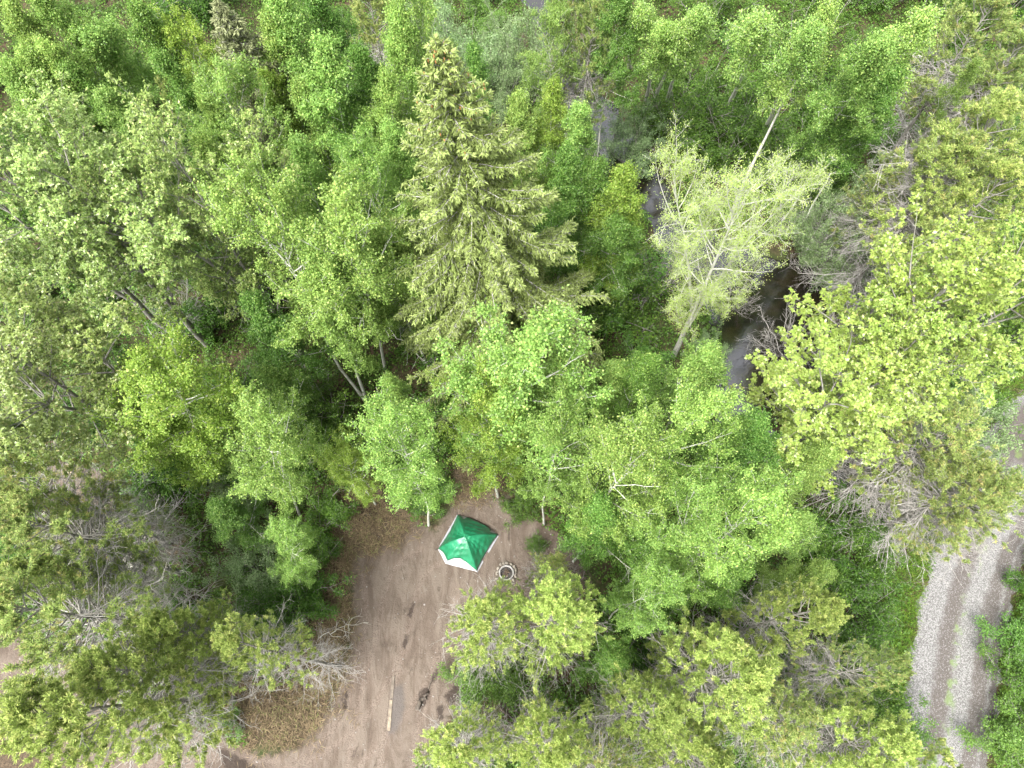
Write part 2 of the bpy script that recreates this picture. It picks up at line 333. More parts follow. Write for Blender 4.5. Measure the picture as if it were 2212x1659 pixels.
def shrub(seed, h, R, lmat='shrub', nleaf=9000, leafL=0.085, leafW=0.05, stems=16, bark='bark_g', sig=0.13, tipf=0.06):
    rng = np.random.default_rng(seed); gb = Geo(); gl = Geo()
    az = rng.uniform(0, 6.28, stems); r0 = rng.uniform(0, 0.25, stems) * R
    s = np.stack([np.cos(az) * r0, np.sin(az) * r0, np.zeros(stems)], 1)
    el = np.radians(rng.uniform(35, 88, stems)); L = np.minimum(h / np.sin(el), R / np.maximum(np.cos(el), 0.05) * 0.95) * rng.uniform(0.75, 1.05, stems)
    B1 = grow(rng, s, outward(rng, stems, el, az), L, 6, (0, 0, 0.05), 0.10); tubes(gb, B1, taper(stems, 6, [0.025], [0.006]), 4)
    n2 = stems * 8; i1 = np.repeat(np.arange(stems), 8); s2, d2 = along(B1, i1, rng.uniform(0.25, 1, n2))
    B2 = grow(rng, s2, d2 * 0.7 + nrm(rng.normal(size=(n2, 3))) * 0.8, L[i1] * rng.uniform(0.12, 0.32, n2), 4, (0, 0, 0.1), 0.15); tubes(gb, B2, taper(n2, 4, [0.008], [0.004]), 3)
    n3 = n2 * 3; i2 = np.repeat(np.arange(n2), 3); s3, d3 = along(B2, i2, rng.uniform(0.3, 1, n3))
    B3 = grow(rng, s3, d3 + nrm(rng.normal(size=(n3, 3))) * 0.8, rng.uniform(0.12, 0.4, n3), 3, (0, 0, 0.1), 0.1); tubes(gb, B3, taper(n3, 3, [0.005], [0.003]), 3)
    out = dict(h=h, R=R)
    if nleaf:
        i = rng.integers(0, n3, nleaf); p, d = along(B3, i, rng.uniform(0.1, 1.05, nleaf)); p = p + rng.normal(size=p.shape) * sig * rng.uniform(0.3, 1.2, nleaf)[:, None]
        p[:, 2] = np.maximum(p[:, 2], 0.1)
        N = nrm(np.array([0, 0, 0.9]) + rng.normal(size=p.shape) * 0.5); D = nrm(rng.normal(size=p.shape) * np.array([1, 1, 0.5]) + d * 0.4)
        tint = (rng.random(nleaf) < tipf) * rng.uniform(0.2, 0.9, nleaf)
        leaves(gl, rng, p, D, N, leafL * rng.uniform(0.7, 1.25, nleaf), leafW * rng.uniform(0.7, 1.25, nleaf), tint, rng.random(n2)[i2[i]])
        out['crown'] = gl.mesh('crown', M[lmat])
    out['stems'] = gb.mesh('stems', M[bark])
    return out

# ------------------------------------------------------------------ things
def tagit(o, label=None, cat=None, group=None, kind=None):
    if label: o['label'] = label
    if cat: o['category'] = cat
    if group: o['group'] = group
    if kind: o['kind'] = kind
    return o
def empty(name, loc=(0, 0, 0)):
    o = bpy.data.objects.new(name, None); C.objects.link(o); o.location = loc; o.empty_display_size = 0.3; return o
def mobj(name, me, parent=None):
    o = bpy.data.objects.new(name, me); C.objects.link(o)
    if parent: o.parent = parent
    return o
prr = random.Random(7)
def plant(name, proto, loc, label, cat, h=None, R=None, group=None, tip=None, rot=None):
    e = empty(name, loc); tagit(e, label, cat, group)
    for cp in (proto['cone_at'][1] if 'cone_at' in proto else ()):
        mobj('cone', proto['cone_at'][0], e).location = tuple(cp)
    for part in ('trunk', 'stems', 'branches', 'dead_branches', 'crown'):
        if part in proto: mobj(part, proto[part], e)
    h = h or proto['h']; R = R or proto['R']
    sz, sx = h / proto['h'], R / proto['R']
    rz = prr.uniform(0, 6.28) if rot is None else rot
    q = (Vector(tip) - Vector(loc)).to_track_quat('Z', 'Y').to_matrix().to_4x4() if tip is not None else Matrix.Identity(4)
    e.matrix_world = Matrix.Translation(loc) @ q @ Matrix.Rotation(rz, 4, 'Z') @ Matrix.Diagonal((sx, sx, sz, 1))
    return e

# ------------------------------------------------------------------ the ground plan (world metres)
CLEAR = poly([(985, 1085), (985, 1012), (1003, 996), (1058, 1000), (1082, 1060), (1130, 1112), (1200, 1150), (1260, 1200), (1275, 1260), (1180, 1400), (1012, 1440),
              (1000, 1480), (985, 1530), (930, 1600), (900, 1680), (880, 1900), (-500, 1900), (-700, 1660), (-500, 1360), (40, 1370), (150, 1425), (300, 1560), (470, 1590),
              (560, 1635), (650, 1615), (705, 1520), (735, 1480), (760, 1390), (762, 1270), (745, 1190), (700, 1180), (725, 1060), (800, 1050), (900, 1125), (940, 1150)])
SOIL = poly([(110, 1000), (210, 1010), (250, 1060), (230, 1120), (150, 1130), (90, 1080)])
DRY = [poly([(722, 1055), (800, 1045), (905, 1128), (870, 1175), (770, 1200), (745, 1270), (765, 1330), (752, 1410), (735, 1480), (640, 1540), (610, 1450), (660, 1280), (690, 1190)]),
       poly([(470, 1490), (730, 1440), (722, 1530), (655, 1605), (575, 1615), (490, 1570)]),
       poly([(985, 1000), (1060, 996), (1078, 1060), (1040, 1078), (990, 1085)]),
       poly([(-80, 1590), (60, 1590), (125, 1640), (100, 1700), (-80, 1720)])]
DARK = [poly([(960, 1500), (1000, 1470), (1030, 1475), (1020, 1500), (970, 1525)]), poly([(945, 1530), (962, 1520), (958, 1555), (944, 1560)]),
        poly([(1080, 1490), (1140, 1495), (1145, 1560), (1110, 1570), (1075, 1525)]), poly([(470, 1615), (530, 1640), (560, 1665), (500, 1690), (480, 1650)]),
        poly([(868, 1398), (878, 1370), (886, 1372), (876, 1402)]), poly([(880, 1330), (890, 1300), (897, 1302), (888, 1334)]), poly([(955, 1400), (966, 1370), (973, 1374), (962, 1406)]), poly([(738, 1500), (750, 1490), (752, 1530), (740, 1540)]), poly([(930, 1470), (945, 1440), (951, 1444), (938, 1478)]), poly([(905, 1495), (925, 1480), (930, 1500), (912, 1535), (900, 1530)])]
ASH = [poly([(848, 1490), (868, 1480), (872, 1530), (858, 1575), (842, 1585)])]
ROADC = np.array([at(a, b)[:2] for a, b in [(2520, 780), (2360, 860), (2250, 930), (2195, 1000), (2165, 1090), (2125, 1180), (2092, 1280), (2068, 1390), (2058, 1490), (2042, 1590), (2015, 1700), (1975, 1830), (1920, 1980)]])
CREEK = np.array([at(a, b)[:2] for a, b in [(1150, -60), (1190, 60), (1225, 165), (1285, 240), (1340, 305), (1400, 385), (1430, 450), (1480, 530), (1590, 590), (1670, 640), (1695, 720), (1655, 830), (1600, 910), (1700, 980), (1850, 1020)]])
CREEKW = np.array([1.0, 1.0, 1.3, 1.5, 1.4, 1.3, 1.2, 1.5, 2.8, 3.8, 3.8, 2.4, 1.2, 0.8, 0.7])
def sdist(p, pg):
    a = pg; b = np.roll(pg, -1, 0); best = np.full(len(p), 1e9); ins = np.zeros(len(p), bool)
    for (ax, ay), (bx, by) in zip(a, b):
        ex, ey = bx - ax, by - ay; t = np.clip(((p[:, 0] - ax) * ex + (p[:, 1] - ay) * ey) / (ex * ex + ey * ey + 1e-12), 0, 1)
        best = np.minimum(best, np.hypot(p[:, 0] - ax - t * ex, p[:, 1] - ay - t * ey))
        c = ((ay > p[:, 1]) != (by > p[:, 1])) & (p[:, 0] < (bx - ax) * (p[:, 1] - ay) / (by - ay + 1e-12) + ax); ins ^= c
    return np.where(ins, best, -best)
def ldist(p, ln, wd=None):
    best = np.full(len(p), 1e9); ww = np.ones(len(p))
    for i in range(len(ln) - 1):
        a, b = ln[i], ln[i + 1]; e = b - a; t = np.clip(((p - a) @ e) / (e @ e), 0, 1)
        d = np.hypot(*(p - a - t[:, None] * e).T); m = d < best
        best = np.where(m, d, best)
        if wd is not None: ww = np.where(m, wd[i] * (1 - t) + wd[i + 1] * t, ww)
    return (best, ww) if wd is not None else best
def smooth_line(P, k=8):
    n = len(P); out = []
    for i in range(n - 1):
        p0, p1, p2, p3 = P[max(i - 1, 0)], P[i], P[i + 1], P[min(i + 2, n - 1)]
        for q in range(k):
            t = q / k; out.append(0.5 * ((2 * p1) + (p2 - p0) * t + (2 * p0 - 5 * p1 + 4 * p2 - p3) * t * t + (3 * p1 - p0 - 3 * p2 + p3) * t ** 3))
    out.append(P[-1]); return np.array(out)
ROADS = smooth_line(ROADC, 6)
def zone(p):
    c = np.maximum(sdist(p, CLEAR), sdist(p, SOIL)); r = 2.2 - ldist(p, ROADS); d, ww = ldist(p, CREEK, CREEKW)
    return c, r, d, ww
def height(p):
    c, r, d, ww = zone(p)
    flat = np.clip(-np.maximum(c, r) / 2.0, 0, 1)
    z = 0.16 * flat * (np.sin(p[:, 0] * 0.9 + 1.3 * np.sin(p[:, 1] * 0.5)) + np.sin(p[:, 1] * 1.1 + np.sin(p[:, 0] * 0.7)) * 0.8)
    z += 0.02 * np.sin(p[:, 0] * 3.1 + np.sin(p[:, 1] * 2.0) * 1.5) * np.clip(c, 0, 1)
    dip = 0.95 / (1 + np.exp((d - ww * (1 + 0.15 * np.sin(p[:, 0] * 2.3) + 0.12 * np.sin(p[:, 1] * 3.1))) * 3.2))
    return z - dip * np.clip(-c, 0, 1)
def gz(x, y): return float(height(np.array([[x, y]]))[0])
def ax(lo_, hi_, step, far):
    m = np.arange(lo_, hi_ + step / 2, step); o = np.array([1, 2.5, 5, 9, 15, 30, 60, 120, far])
    return np.concatenate([lo_ - o[::-1], m, hi_ + o])
X = ax(-42, 44, 0.15, 400); Y = ax(-8, 52, 0.15, 400)
gx, gy = np.meshgrid(X, Y); gp = np.stack([gx.ravel(), gy.ravel()], 1)
hz = height(gp)
i = np.arange(len(gp)).reshape(len(Y), len(X))
gq = np.stack([i[:-1, :-1], i[:-1, 1:], i[1:, 1:], i[1:, :-1]], -1).reshape(-1, 4)
gg = Geo(); gg.add(np.concatenate([gp, hz[:, None]], 1), gq)
m, nt, p = mat_new('earth'); tc = nd(nt, 'ShaderNodeTexCoord'); O = tc.outputs['Object']
def attr(nt, n): return nd(nt, 'ShaderNodeAttribute', attribute_name=n).outputs['Fac']
n1 = noise(nt, O, 0.9, 5); n2 = noise(nt, O, 3.5, 6, 0.7); n3 = noise(nt, O, 22, 4, 0.7)
mp = nd(nt, 'ShaderNodeMapping'); mp.inputs['Scale'].default_value = (1.0, 0.26, 1.0); mp.inputs['Rotation'].default_value = (0, 0, math.radians(8)); nt.links.new(O, mp.inputs[0])
def dnoise(sc, dt, ro, di):
    n = nd(nt, 'ShaderNodeTexNoise', Scale=sc, Detail=dt, Roughness=ro, Distortion=di); nt.links.new(mp.outputs[0], n.inputs['Vector']); return n.outputs['Fac']
fur = dnoise(1.7, 6, 0.66, 1.1)
fur2 = dnoise(4.2, 5, 0.66, 0.9)
jit = mth(nt, 'MULTIPLY', mth(nt, 'SUBTRACT', n2, 0.5), 1.1)
dirt = mixc(nt, (0.086, 0.066, 0.052), (0.127, 0.104, 0.084), ramp(nt, fur, 0.38, 0.62))
dirt = mixc(nt, dirt, (0.065, 0.049, 0.038), mth(nt, 'MULTIPLY', ramp(nt, n1, 0.50, 0.70), 0.65))
dirt = mixc(nt, dirt, (0.152, 0.136, 0.115), mth(nt, 'MULTIPLY', ramp(nt, fur2, 0.56, 0.72), 0.45))
dirt = mixc(nt, dirt, (0.046, 0.035, 0.027), mth(nt, 'MULTIPLY', ramp(nt, n3, 0.60, 0.75), 0.5))
dirt = mixc(nt, dirt, (0.045, 0.033, 0.026), mth(nt, 'MULTIPLY', ramp(nt, mth(nt, 'MULTIPLY', fur, mth(nt, 'ADD', n1, 0.5)), 0.62, 0.74), 0.75))
trk = mth(nt, 'MULTIPLY', attr(nt, 'track'), ramp(nt, n2, 0.30, 0.55))
dirt = mixc(nt, dirt, (0.20, 0.160, 0.132), mth(nt, 'MULTIPLY', mth(nt, 'MULTIPLY', trk, ramp(nt, n3, 0.40, 0.55)), 0.55))
dirt = mixc(nt, dirt, (0.060, 0.044, 0.035), mth(nt, 'MULTIPLY', mth(nt, 'MULTIPLY', trk, ramp(nt, n3, 0.52, 0.40)), 0.6))
floor_ = mixc(nt, (0.030, 0.022, 0.014), (0.085, 0.062, 0.035), ramp(nt, n2, 0.35, 0.65))
floor_ = mixc(nt, floor_, (0.03, 0.055, 0.012), mth(nt, 'MULTIPLY', ramp(nt, n1, 0.4, 0.6), 0.6))
col = mixc(nt, floor_, dirt, ramp(nt, mth(nt, 'ADD', attr(nt, 'clear'), jit), -0.2, 0.15))
straw = mixc(nt, (0.030, 0.022, 0.015), (0.10, 0.072, 0.042), ramp(nt, n3, 0.4, 0.62))
col = mixc(nt, col, straw, mth(nt, 'MULTIPLY', ramp(nt, mth(nt, 'ADD', attr(nt, 'dry'), jit), -0.25, 0.35), 0.85))
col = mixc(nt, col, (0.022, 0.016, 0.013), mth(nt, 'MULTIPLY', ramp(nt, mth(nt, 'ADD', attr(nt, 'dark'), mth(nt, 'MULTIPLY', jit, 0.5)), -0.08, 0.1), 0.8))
col = mixc(nt, col, (0.083, 0.074, 0.069), mth(nt, 'MULTIPLY', ramp(nt, mth(nt, 'ADD', attr(nt, 'ash'), mth(nt, 'MULTIPLY', jit, 0.4)), -0.2, 0.1), 0.8))
nt.links.new(col, p.inputs['Base Color']); p.inputs['Roughness'].default_value = 0.95; p.inputs['Specular IOR Level'].default_value = 0.2
bsum = mth(nt, 'ADD', mth(nt, 'MULTIPLY', fur, 1.0), mth(nt, 'ADD', mth(nt, 'MULTIPLY', n3, 0.35), mth(nt, 'SUBTRACT', mth(nt, 'MULTIPLY', n2, 0.8), mth(nt, 'MULTIPLY', trk, 0.5))))
bp = nd(nt, 'ShaderNodeBump', Strength=0.8, Distance=0.10); nt.links.new(bsum, bp.inputs['Height']); nt.links.new(bp.outputs[0], p.inputs['Normal'])
gme = gg.mesh('ground', m, True)
def fattr(me, name, v):
    a = me.attributes.new(name, 'FLOAT', 'POINT'); a.data.foreach_set('value', np.asarray(v, dtype=np.float32))
fattr(gme, 'clear', np.clip(np.maximum(sdist(gp, CLEAR), sdist(gp, SOIL)), -3, 3))
fattr(gme, 'dry', np.clip(np.max([sdist(gp, q) for q in DRY], 0), -3, 3))
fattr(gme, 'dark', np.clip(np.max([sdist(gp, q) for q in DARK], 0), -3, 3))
TR = [[(745, 1700), (765, 1560), (800, 1420), (822, 1320), (850, 1230), (905, 1190)], [(815, 1700), (835, 1560), (868, 1420), (888, 1320), (912, 1250), (950, 1215)], [(890, 1680), (905, 1560), (945, 1440), (972, 1340), (985, 1270)],
      [(560, 1700), (680, 1640), (780, 1560), (850, 1450), (880, 1370)], [(700, 1720), (790, 1640), (860, 1560), (920, 1480), (945, 1400)], [(780, 1240), (790, 1330), (772, 1430), (745, 1530), (700, 1600), (620, 1660)], [(-300, 1450), (0, 1440), (110, 1420)], [(-200, 1620), (150, 1680), (420, 1640), (600, 1650)]]
tr_ = np.zeros(len(gp))
for q_ in TR: tr_ = np.maximum(tr_, np.exp(-(ldist(gp, smooth_line(poly(q_), 5)) / 0.17) ** 2))
fattr(gme, 'track', tr_)
fattr(gme, 'ash', np.clip(np.max([sdist(gp, q) for q in ASH], 0), -3, 3))
tagit(mobj('ground', gme), kind='structure')
# water of the creek: one level sheet in the hollow
wx_, wy_ = np.meshgrid(np.arange(-12, 34, 0.5), np.arange(8, 52, 0.5)); wp = np.stack([wx_.ravel(), wy_.ravel()], 1); wd_, ww_ = ldist(wp, CREEK, CREEKW)
near = (wd_ < ww_ + 1.6).reshape(wx_.shape); i = np.arange(len(wp)).reshape(wx_.shape)
q = np.stack([i[:-1, :-1], i[:-1, 1:], i[1:, 1:], i[1:, :-1]], -1)[near[:-1, :-1] & near[1:, 1:] & near[:-1, 1:] & near[1:, :-1]]
used = np.unique(q); remap = np.zeros(len(wp), int); remap[used] = np.arange(len(used))
g = Geo(); g.add(np.concatenate([wp[used], np.full((len(used), 1), -0.52)], 1), remap[q])
m, nt, p = mat_new('dark_creek_water'); tc = nd(nt, 'ShaderNodeTexCoord')
nt.links.new(mixc(nt, (0.012, 0.009, 0.005), (0.006, 0.005, 0.004), ramp(nt, noise(nt, tc.outputs['Object'], 1.2, 4), 0.4, 0.6)), p.inputs['Base Color'])
p.inputs['Roughness'].default_value = 0.04; p.inputs['IOR'].default_value = 1.75; p.inputs['Specular IOR Level'].default_value = 1.0
bp = nd(nt, 'ShaderNodeBump', Strength=0.12, Distance=0.02); nt.links.new(noise(nt, tc.outputs['Object'], 9, 3), bp.inputs['Height']); nt.links.new(bp.outputs[0], p.inputs['Normal'])
tagit(mobj('creek_water', g.mesh('creek_water', m, True)), kind='structure')
# gravel road
rngR = np.random.default_rng(3); rs = smooth_line(ROADC, 30); tn = nrm(np.gradient(rs, axis=0)); sdv = np.stack([-tn[:, 1], tn[:, 0]], 1)
us = np.linspace(-1, 1, 17); edge = 2.05 + 0.16 * np.sin(np.arange(len(rs)) * 0.23) + rngR.normal(size=len(rs)) * 0.05
edge2 = 2.05 + 0.14 * np.sin(np.arange(len(rs)) * 0.31 + 2) + rngR.normal(size=len(rs)) * 0.05
off = us[None] * np.where(us[None] < 0, edge[:, None], edge2[:, None])
zz = 0.035 + 0.035 * (1 - us[None] ** 2) + 0.0 * off; zz = zz - 0.03 * np.exp(-((off + 0.75) / 0.3) ** 2) - 0.04 * np.exp(-((off - 0.9) / 0.3) ** 2) - 0.06 * (np.abs(us[None]) > 0.99)
g = Geo(); v = np.concatenate([rs[:, None] + sdv[:, None] * off[:, :, None], zz[:, :, None] + np.zeros((len(rs), 17, 1))], 2)
i = np.arange(len(rs) * 17).reshape(-1, 17); g.add(v, np.stack([i[:-1, :-1], i[:-1, 1:], i[1:, 1:], i[1:, :-1]], -1))
m, nt, p = mat_new('road_gravel'); tc = nd(nt, 'ShaderNodeTexCoord'); O = tc.outputs['Object']
vo = nd(nt, 'ShaderNodeTexVoronoi', Scale=32.0); nt.links.new(O, vo.inputs['Vector']); vc = nd(nt, 'ShaderNodeSeparateColor'); nt.links.new(vo.outputs['Color'], vc.inputs[0])
nA = noise(nt, O, 1.6, 5, 0.65); nB = noise(nt, O, 30, 3, 0.7); u_ = attr(nt, 'u'); vlen = attr(nt, 'vv')
stone = mixc(nt, (0.085, 0.082, 0.078), (0.215, 0.212, 0.208), ramp(nt, vc.outputs[0], 0.15, 0.95))
mud = mixc(nt, (0.048, 0.039, 0.034), (0.080, 0.068, 0.060), ramp(nt, nB, 0.35, 0.65))
uj = mth(nt, 'ADD', u_, mth(nt, 'MULTIPLY', mth(nt, 'SUBTRACT', nA, 0.5), 0.7))
def band(c, wd): return mth(nt, 'SUBTRACT', 1.0, ramp(nt, mth(nt, 'ABSOLUTE', mth(nt, 'SUBTRACT', uj, c)), wd * 0.35, wd))
rut = mth(nt, 'MAXIMUM', band(-0.5, 0.55), mth(nt, 'MAXIMUM', band(1.10, 0.50), band(1.70, 0.26)))
spk = mth(nt, 'GREATER_THAN', vc.outputs[1], 0.72)
f = mth(nt, 'MULTIPLY', rut, mth(nt, 'SUBTRACT', 1.0, mth(nt, 'MULTIPLY', spk, 0.65)))
f = mth(nt, 'MAXIMUM', mth(nt, 'MULTIPLY', f, 0.92), attr(nt, 'muddy'))
col = mixc(nt, stone, mud, f)
col = mixc(nt, col, (0.10, 0.16, 0.03), mth(nt, 'MULTIPLY', band(0.0, 0.30), mth(nt, 'MULTIPLY', ramp(nt, nA, 0.50, 0.62), 0.6)))
nt.links.new(col, p.inputs['Base Color']); p.inputs['Roughness'].default_value = 0.9
bp = nd(nt, 'ShaderNodeBump', Strength=0.7, Distance=0.03); nt.links.new(vo.outputs['Distance'], bp.inputs['Height']); nt.links.new(bp.outputs[0], p.inputs['Normal'])
rme = g.mesh('gravel_road', m, True); fattr(rme, 'u', off.ravel()); ln = np.arange(len(rs))[:, None] + off * 0
fattr(rme, 'vv', ln.ravel())
fattr(rme, 'muddy', (np.clip((98 - ln) / 12, 0, 1) * np.clip((1.75 - np.abs(off)) / 0.4, 0, 1) * 0.97).ravel())
tagit(mobj('gravel_road', rme), kind='structure')

# ------------------------------------------------------------------ stuff: undergrowth, grasses, pebbles
def scatter(rng, n, x0, x1, y0, y1): return np.stack([rng.uniform(x0, x1, n), rng.uniform(y0, y1, n)], 1)
rng = np.random.default_rng(11)
c = scatter(rng, 13000, -40, 42, -6, 50); cz, rz_, dz_, ww = zone(c)
keep = (np.max([sdist(c, q) for q in DRY], 0) < 0.1) & (cz < -0.25) & (rz_ < -0.1) & (dz_ > ww * 1.02); c = c[keep]; n = len(c)
hgt = rng.uniform(0.15, 0.9, n) * (0.35 + 0.65 * np.clip(-np.maximum(cz, rz_)[keep] / 2.5, 0, 1)); rad = rng.uniform(0.3, 0.75, n)
per = 52; i = np.repeat(np.arange(n), per); k = len(i)
a = rng.uniform(0, 6.28, k); r = np.sqrt(rng.random(k)) * rad[i]
P = np.stack([c[i, 0] + np.cos(a) * r, c[i, 1] + np.sin(a) * r, np.zeros(k)], 1); base = height(c)[i]
P[:, 2] = base + hgt[i] * (1 - (r / rad[i]) ** 2 * 0.8) * rng.uniform(0.35, 1.05, k) + 0.03
g = Geo(); leaves(g, rng, P, np.stack([np.cos(a), np.sin(a), rng.uniform(-0.5, 0.3, k)], 1) + rng.normal(size=(k, 3)) * 0.5, nrm(np.array([0, 0, 1.0]) + rng.normal(size=(k, 3)) * 0.4),
                  rng.uniform(0.09, 0.16, k), rng.uniform(0.06, 0.11, k), (rng.random(k) < 0.03) * 0.6, rng.random(n)[i])
tagit(mobj('undergrowth', g.mesh('undergrowth', M['shrub'])), 'low leafy green undergrowth covering the forest floor between the trees', 'undergrowth', kind='stuff')
def blades(name, n_, c, L, W, lean, mat, label, cat, per=14, spread=0.12, flat=0.0):
    i = np.repeat(np.arange(len(c)), per); k = len(i); b = np.concatenate([c[i] + rng.normal(size=(k, 2)) * spread, np.zeros((k, 1))], 1); b[:, 2] = height(b[:, :2]) + 0.005
    a = rng.uniform(0, 6.28, k); el = np.radians(rng.uniform(lean[0], lean[1], k)); D = np.stack([np.cos(a) * np.cos(el), np.sin(a) * np.cos(el), np.sin(el)], 1)
    b[:, 2] += rng.uniform(0, flat, k)
    g = Geo(); leaves(g, rng, b, D, nrm(np.array([0, 0, 1.0]) + rng.normal(size=(k, 3)) * 0.3), rng.uniform(L[0], L[1], k), rng.uniform(W[0], W[1], k), (rng.random(k) < 0.1) * 0.6, rng.random(len(c))[i])
    tagit(mobj(name, g.mesh(name, mat)), label, cat, kind='stuff')
M['straw'] = leaf_mat('dry_straw', (0.045, 0.032, 0.02), (0.27, 0.20, 0.12), (0.16, 0.2, 0.05), 0.15, 0.7, 0.2, 0.0)
M['grass'] = leaf_mat('verge_grass', (0.06, 0.14, 0.012), (0.17, 0.30, 0.03), (0.3, 0.36, 0.08), 0.35, 0.5, 0.3, 0.0)
c = scatter(rng, 26000, -20, 2, -4, 12); sdd = np.max([sdist(c, q) for q in DRY], 0); c = c[(sdd + rng.normal(size=len(c)) * 0.4 > 0.05) & (rng.random(len(c)) < 0.72 * np.clip(0.55 + 0.6 * np.sin(c[:, 0] * 4.3 + 2 * np.sin(c[:, 1] * 2.9)) + 0.5 * np.sin(c[:, 1] * 5.1 + 2 * np.sin(c[:, 0] * 3.3)), 0.08, 1))]
blades('dry_grass', 0, c, (0.16, 0.45), (0.014, 0.026), (2, 38), M['straw'], 'matted dry brown grass at the edge of the dirt clearing', 'dry grass', 16, 0.14, 0.07)
c = scatter(rng, 60000, 13, 34, -8, 22); r = ldist(c, ROADS); lim = 2.0 + rng.gamma(2.0, 0.42, len(c)); c = c[(r > 1.95) & (r < lim + 0.6)]
blades('verge_grass', 0, c, (0.12, 0.34), (0.012, 0.022), (30, 80), M['grass'], 'bright green grass along the edge of the gravel road', 'grass', 7, 0.10, 0.04)
c = scatter(rng, 2600, -25, 8, -6, 12); c = c[(sdist(c, CLEAR) > 0.1)]; n = len(c)
g = Geo(); s_ = rng.gamma(2.0, 0.006, n) + 0.005; ph = np.array([[-1, -1, 0], [1, -1, 0], [1, 1, 0], [-1, 1, 0], [-.6, -.7, .8], [.7, -.5, .7], [.5, .7, .8], [-.7, .5, .7]])
v = np.concatenate([c, height(c)[:, None]], 1)[:, None] + ph[None] * s_[:, None, None] * rng.uniform(0.7, 1.2, (n, 8, 3)); q = np.array([[0, 1, 5, 4], [1, 2, 6, 5], [2, 3, 7, 6], [3, 0, 4, 7], [4, 5, 6, 7]])
g.add(v, (np.arange(n)[:, None, None] * 8 + q[None]).reshape(-1, 4))
tagit(mobj('pebbles', g.mesh('pebbles', plain_mat('pebble_stone', (0.20, 0.185, 0.17), (0.10, 0.085, 0.07), 1.5))), 'small pale pebbles scattered over the bare dirt', 'pebbles', kind='stuff')
# ------------------------------------------------------------------ plant prototypes
AS = [decid(100 + i, 15, 2.3, cb, pr, nb=27, ns=7, nt_=3, nleaf=36000, lmat=lm) for i, (cb, pr, lm) in enumerate(
    [(0.33, plume, 'aspen'), (0.40, plume, 'aspen'), (0.30, plume, 'aspen_y'), (0.42, roundp, 'aspen'), (0.38, roundp, 'aspen_y'), (0.36, plume, 'aspen_d'), (0.5, plume, 'aspen_d')])]
CW = [decid(200 + i, 16, 3.6, [0.56, 0.40, 0.34][i], roundp, nb=18, ns=8, nt_=5, nleaf=63000, leafL=0.118, leafW=0.072, lmat=lm, bark='bark_g', cluster=7, leaders=3, sig=0.07, tr=0.20, elev=(5, 60), tipf=0.16)
      for i, lm in enumerate(['cotton', 'cotton', 'cotton_y'])]
PALE = decid(300, 16.5, 3.7, 0.40, roundp, nb=26, ns=9, nt_=7, nleaf=56000, leafL=0.066, leafW=0.042, lmat='pale', bark='bark_p', leaders=3, sig=0.10, tr=0.20, elev=(0, 72), up=0.3)
THIN = [decid(320 + i, 16, 1.4, 0.60, plume, nb=20, ns=6, nt_=3, nleaf=10500, tr=0.14, lmat='aspen', bark='bark_p', elev=(20, 70)) for i in range(2)]
SPR = spruce(400, 22, 6.3); SPG = spruce(401, 15, 3.4, 0.1, 'spruce_g', 1.25, False)
PN = [pine(500, 13, 2.4, 0.22, nb=78), pine(501, 13, 2.4, 0.30), pine(502, 13, 2.3, 0.45, 'pine', 50, 30, 90, 0.12), pine(503, 12, 2.4, 0.40, 'pine_o', 44, 26, 110, 0.10)]
GREY = pine(510, 11, 2.3, 0.42, 'pine_o', 60, 26, 85, 0.05)
SH = [shrub(600, 2.6, 1.7), shrub(601, 3.4, 1.6, nleaf=11000), shrub(602, 2.0, 1.5, 'aspen_d', 8000)]
SG = [shrub(610, 4.6, 2.2, 'shrub_g', 20000, 0.10, 0.035, 22), shrub(611, 4.0, 1.9, 'shrub_g', 15000, 0.09, 0.04, 20)]
BARE = shrub(620, 3.2, 1.9, None, 0, stems=34, bark='dead')
K = dict(a0=AS[0], a1=AS[1], a2=AS[2], a3=AS[3], a4=AS[4], a5=AS[5], a6=AS[6], c0=CW[0], c1=CW[1], c2=CW[2], pale=PALE, t0=THIN[0], t1=THIN[1], spr=SPR, spg=SPG,
         p0=PN[0], p1=PN[1], p2=PN[2], p3=PN[3], gr=GREY, s0=SH[0], s1=SH[1], s2=SH[2], g0=SG[0], g1=SG[1], bare=BARE)
NAME = dict(a=('aspen_tree', 'aspen tree'), c=('cottonwood_tree', 'cottonwood'), t=('aspen_tree', 'aspen tree'), p=('pine_tree', 'pine tree'), s=('leafy_shrub', 'shrub'), g=('willow_shrub', 'willow shrub'))
def T(kind, tx, ty, h, R, label, base=None, group=None, dx=None):
    """a tree whose top is seen at (tx, ty); BASE where its foot stands if the photo shows it leaning"""
    tip = at(tx, ty, h)
    if base: loc = at(*base)
    else: loc = Vector((tip.x, tip.y, 0))
    loc.z = gz(loc.x, loc.y) - 0.05
    nm, cat = {'pale': ('pale_leafed_tree', 'tree'), 'spr': ('spruce_tree', 'spruce'), 'spg': ('spruce_tree', 'spruce'), 'gr': ('dying_pine_tree', 'pine tree'), 'bare': ('bare_shrub', 'shrub')}.get(kind) or NAME[kind[0]]
    return plant(nm, K[kind], loc, label, cat, h, R, group, tip if base else None)
GL = 'aspens of the far left stand'
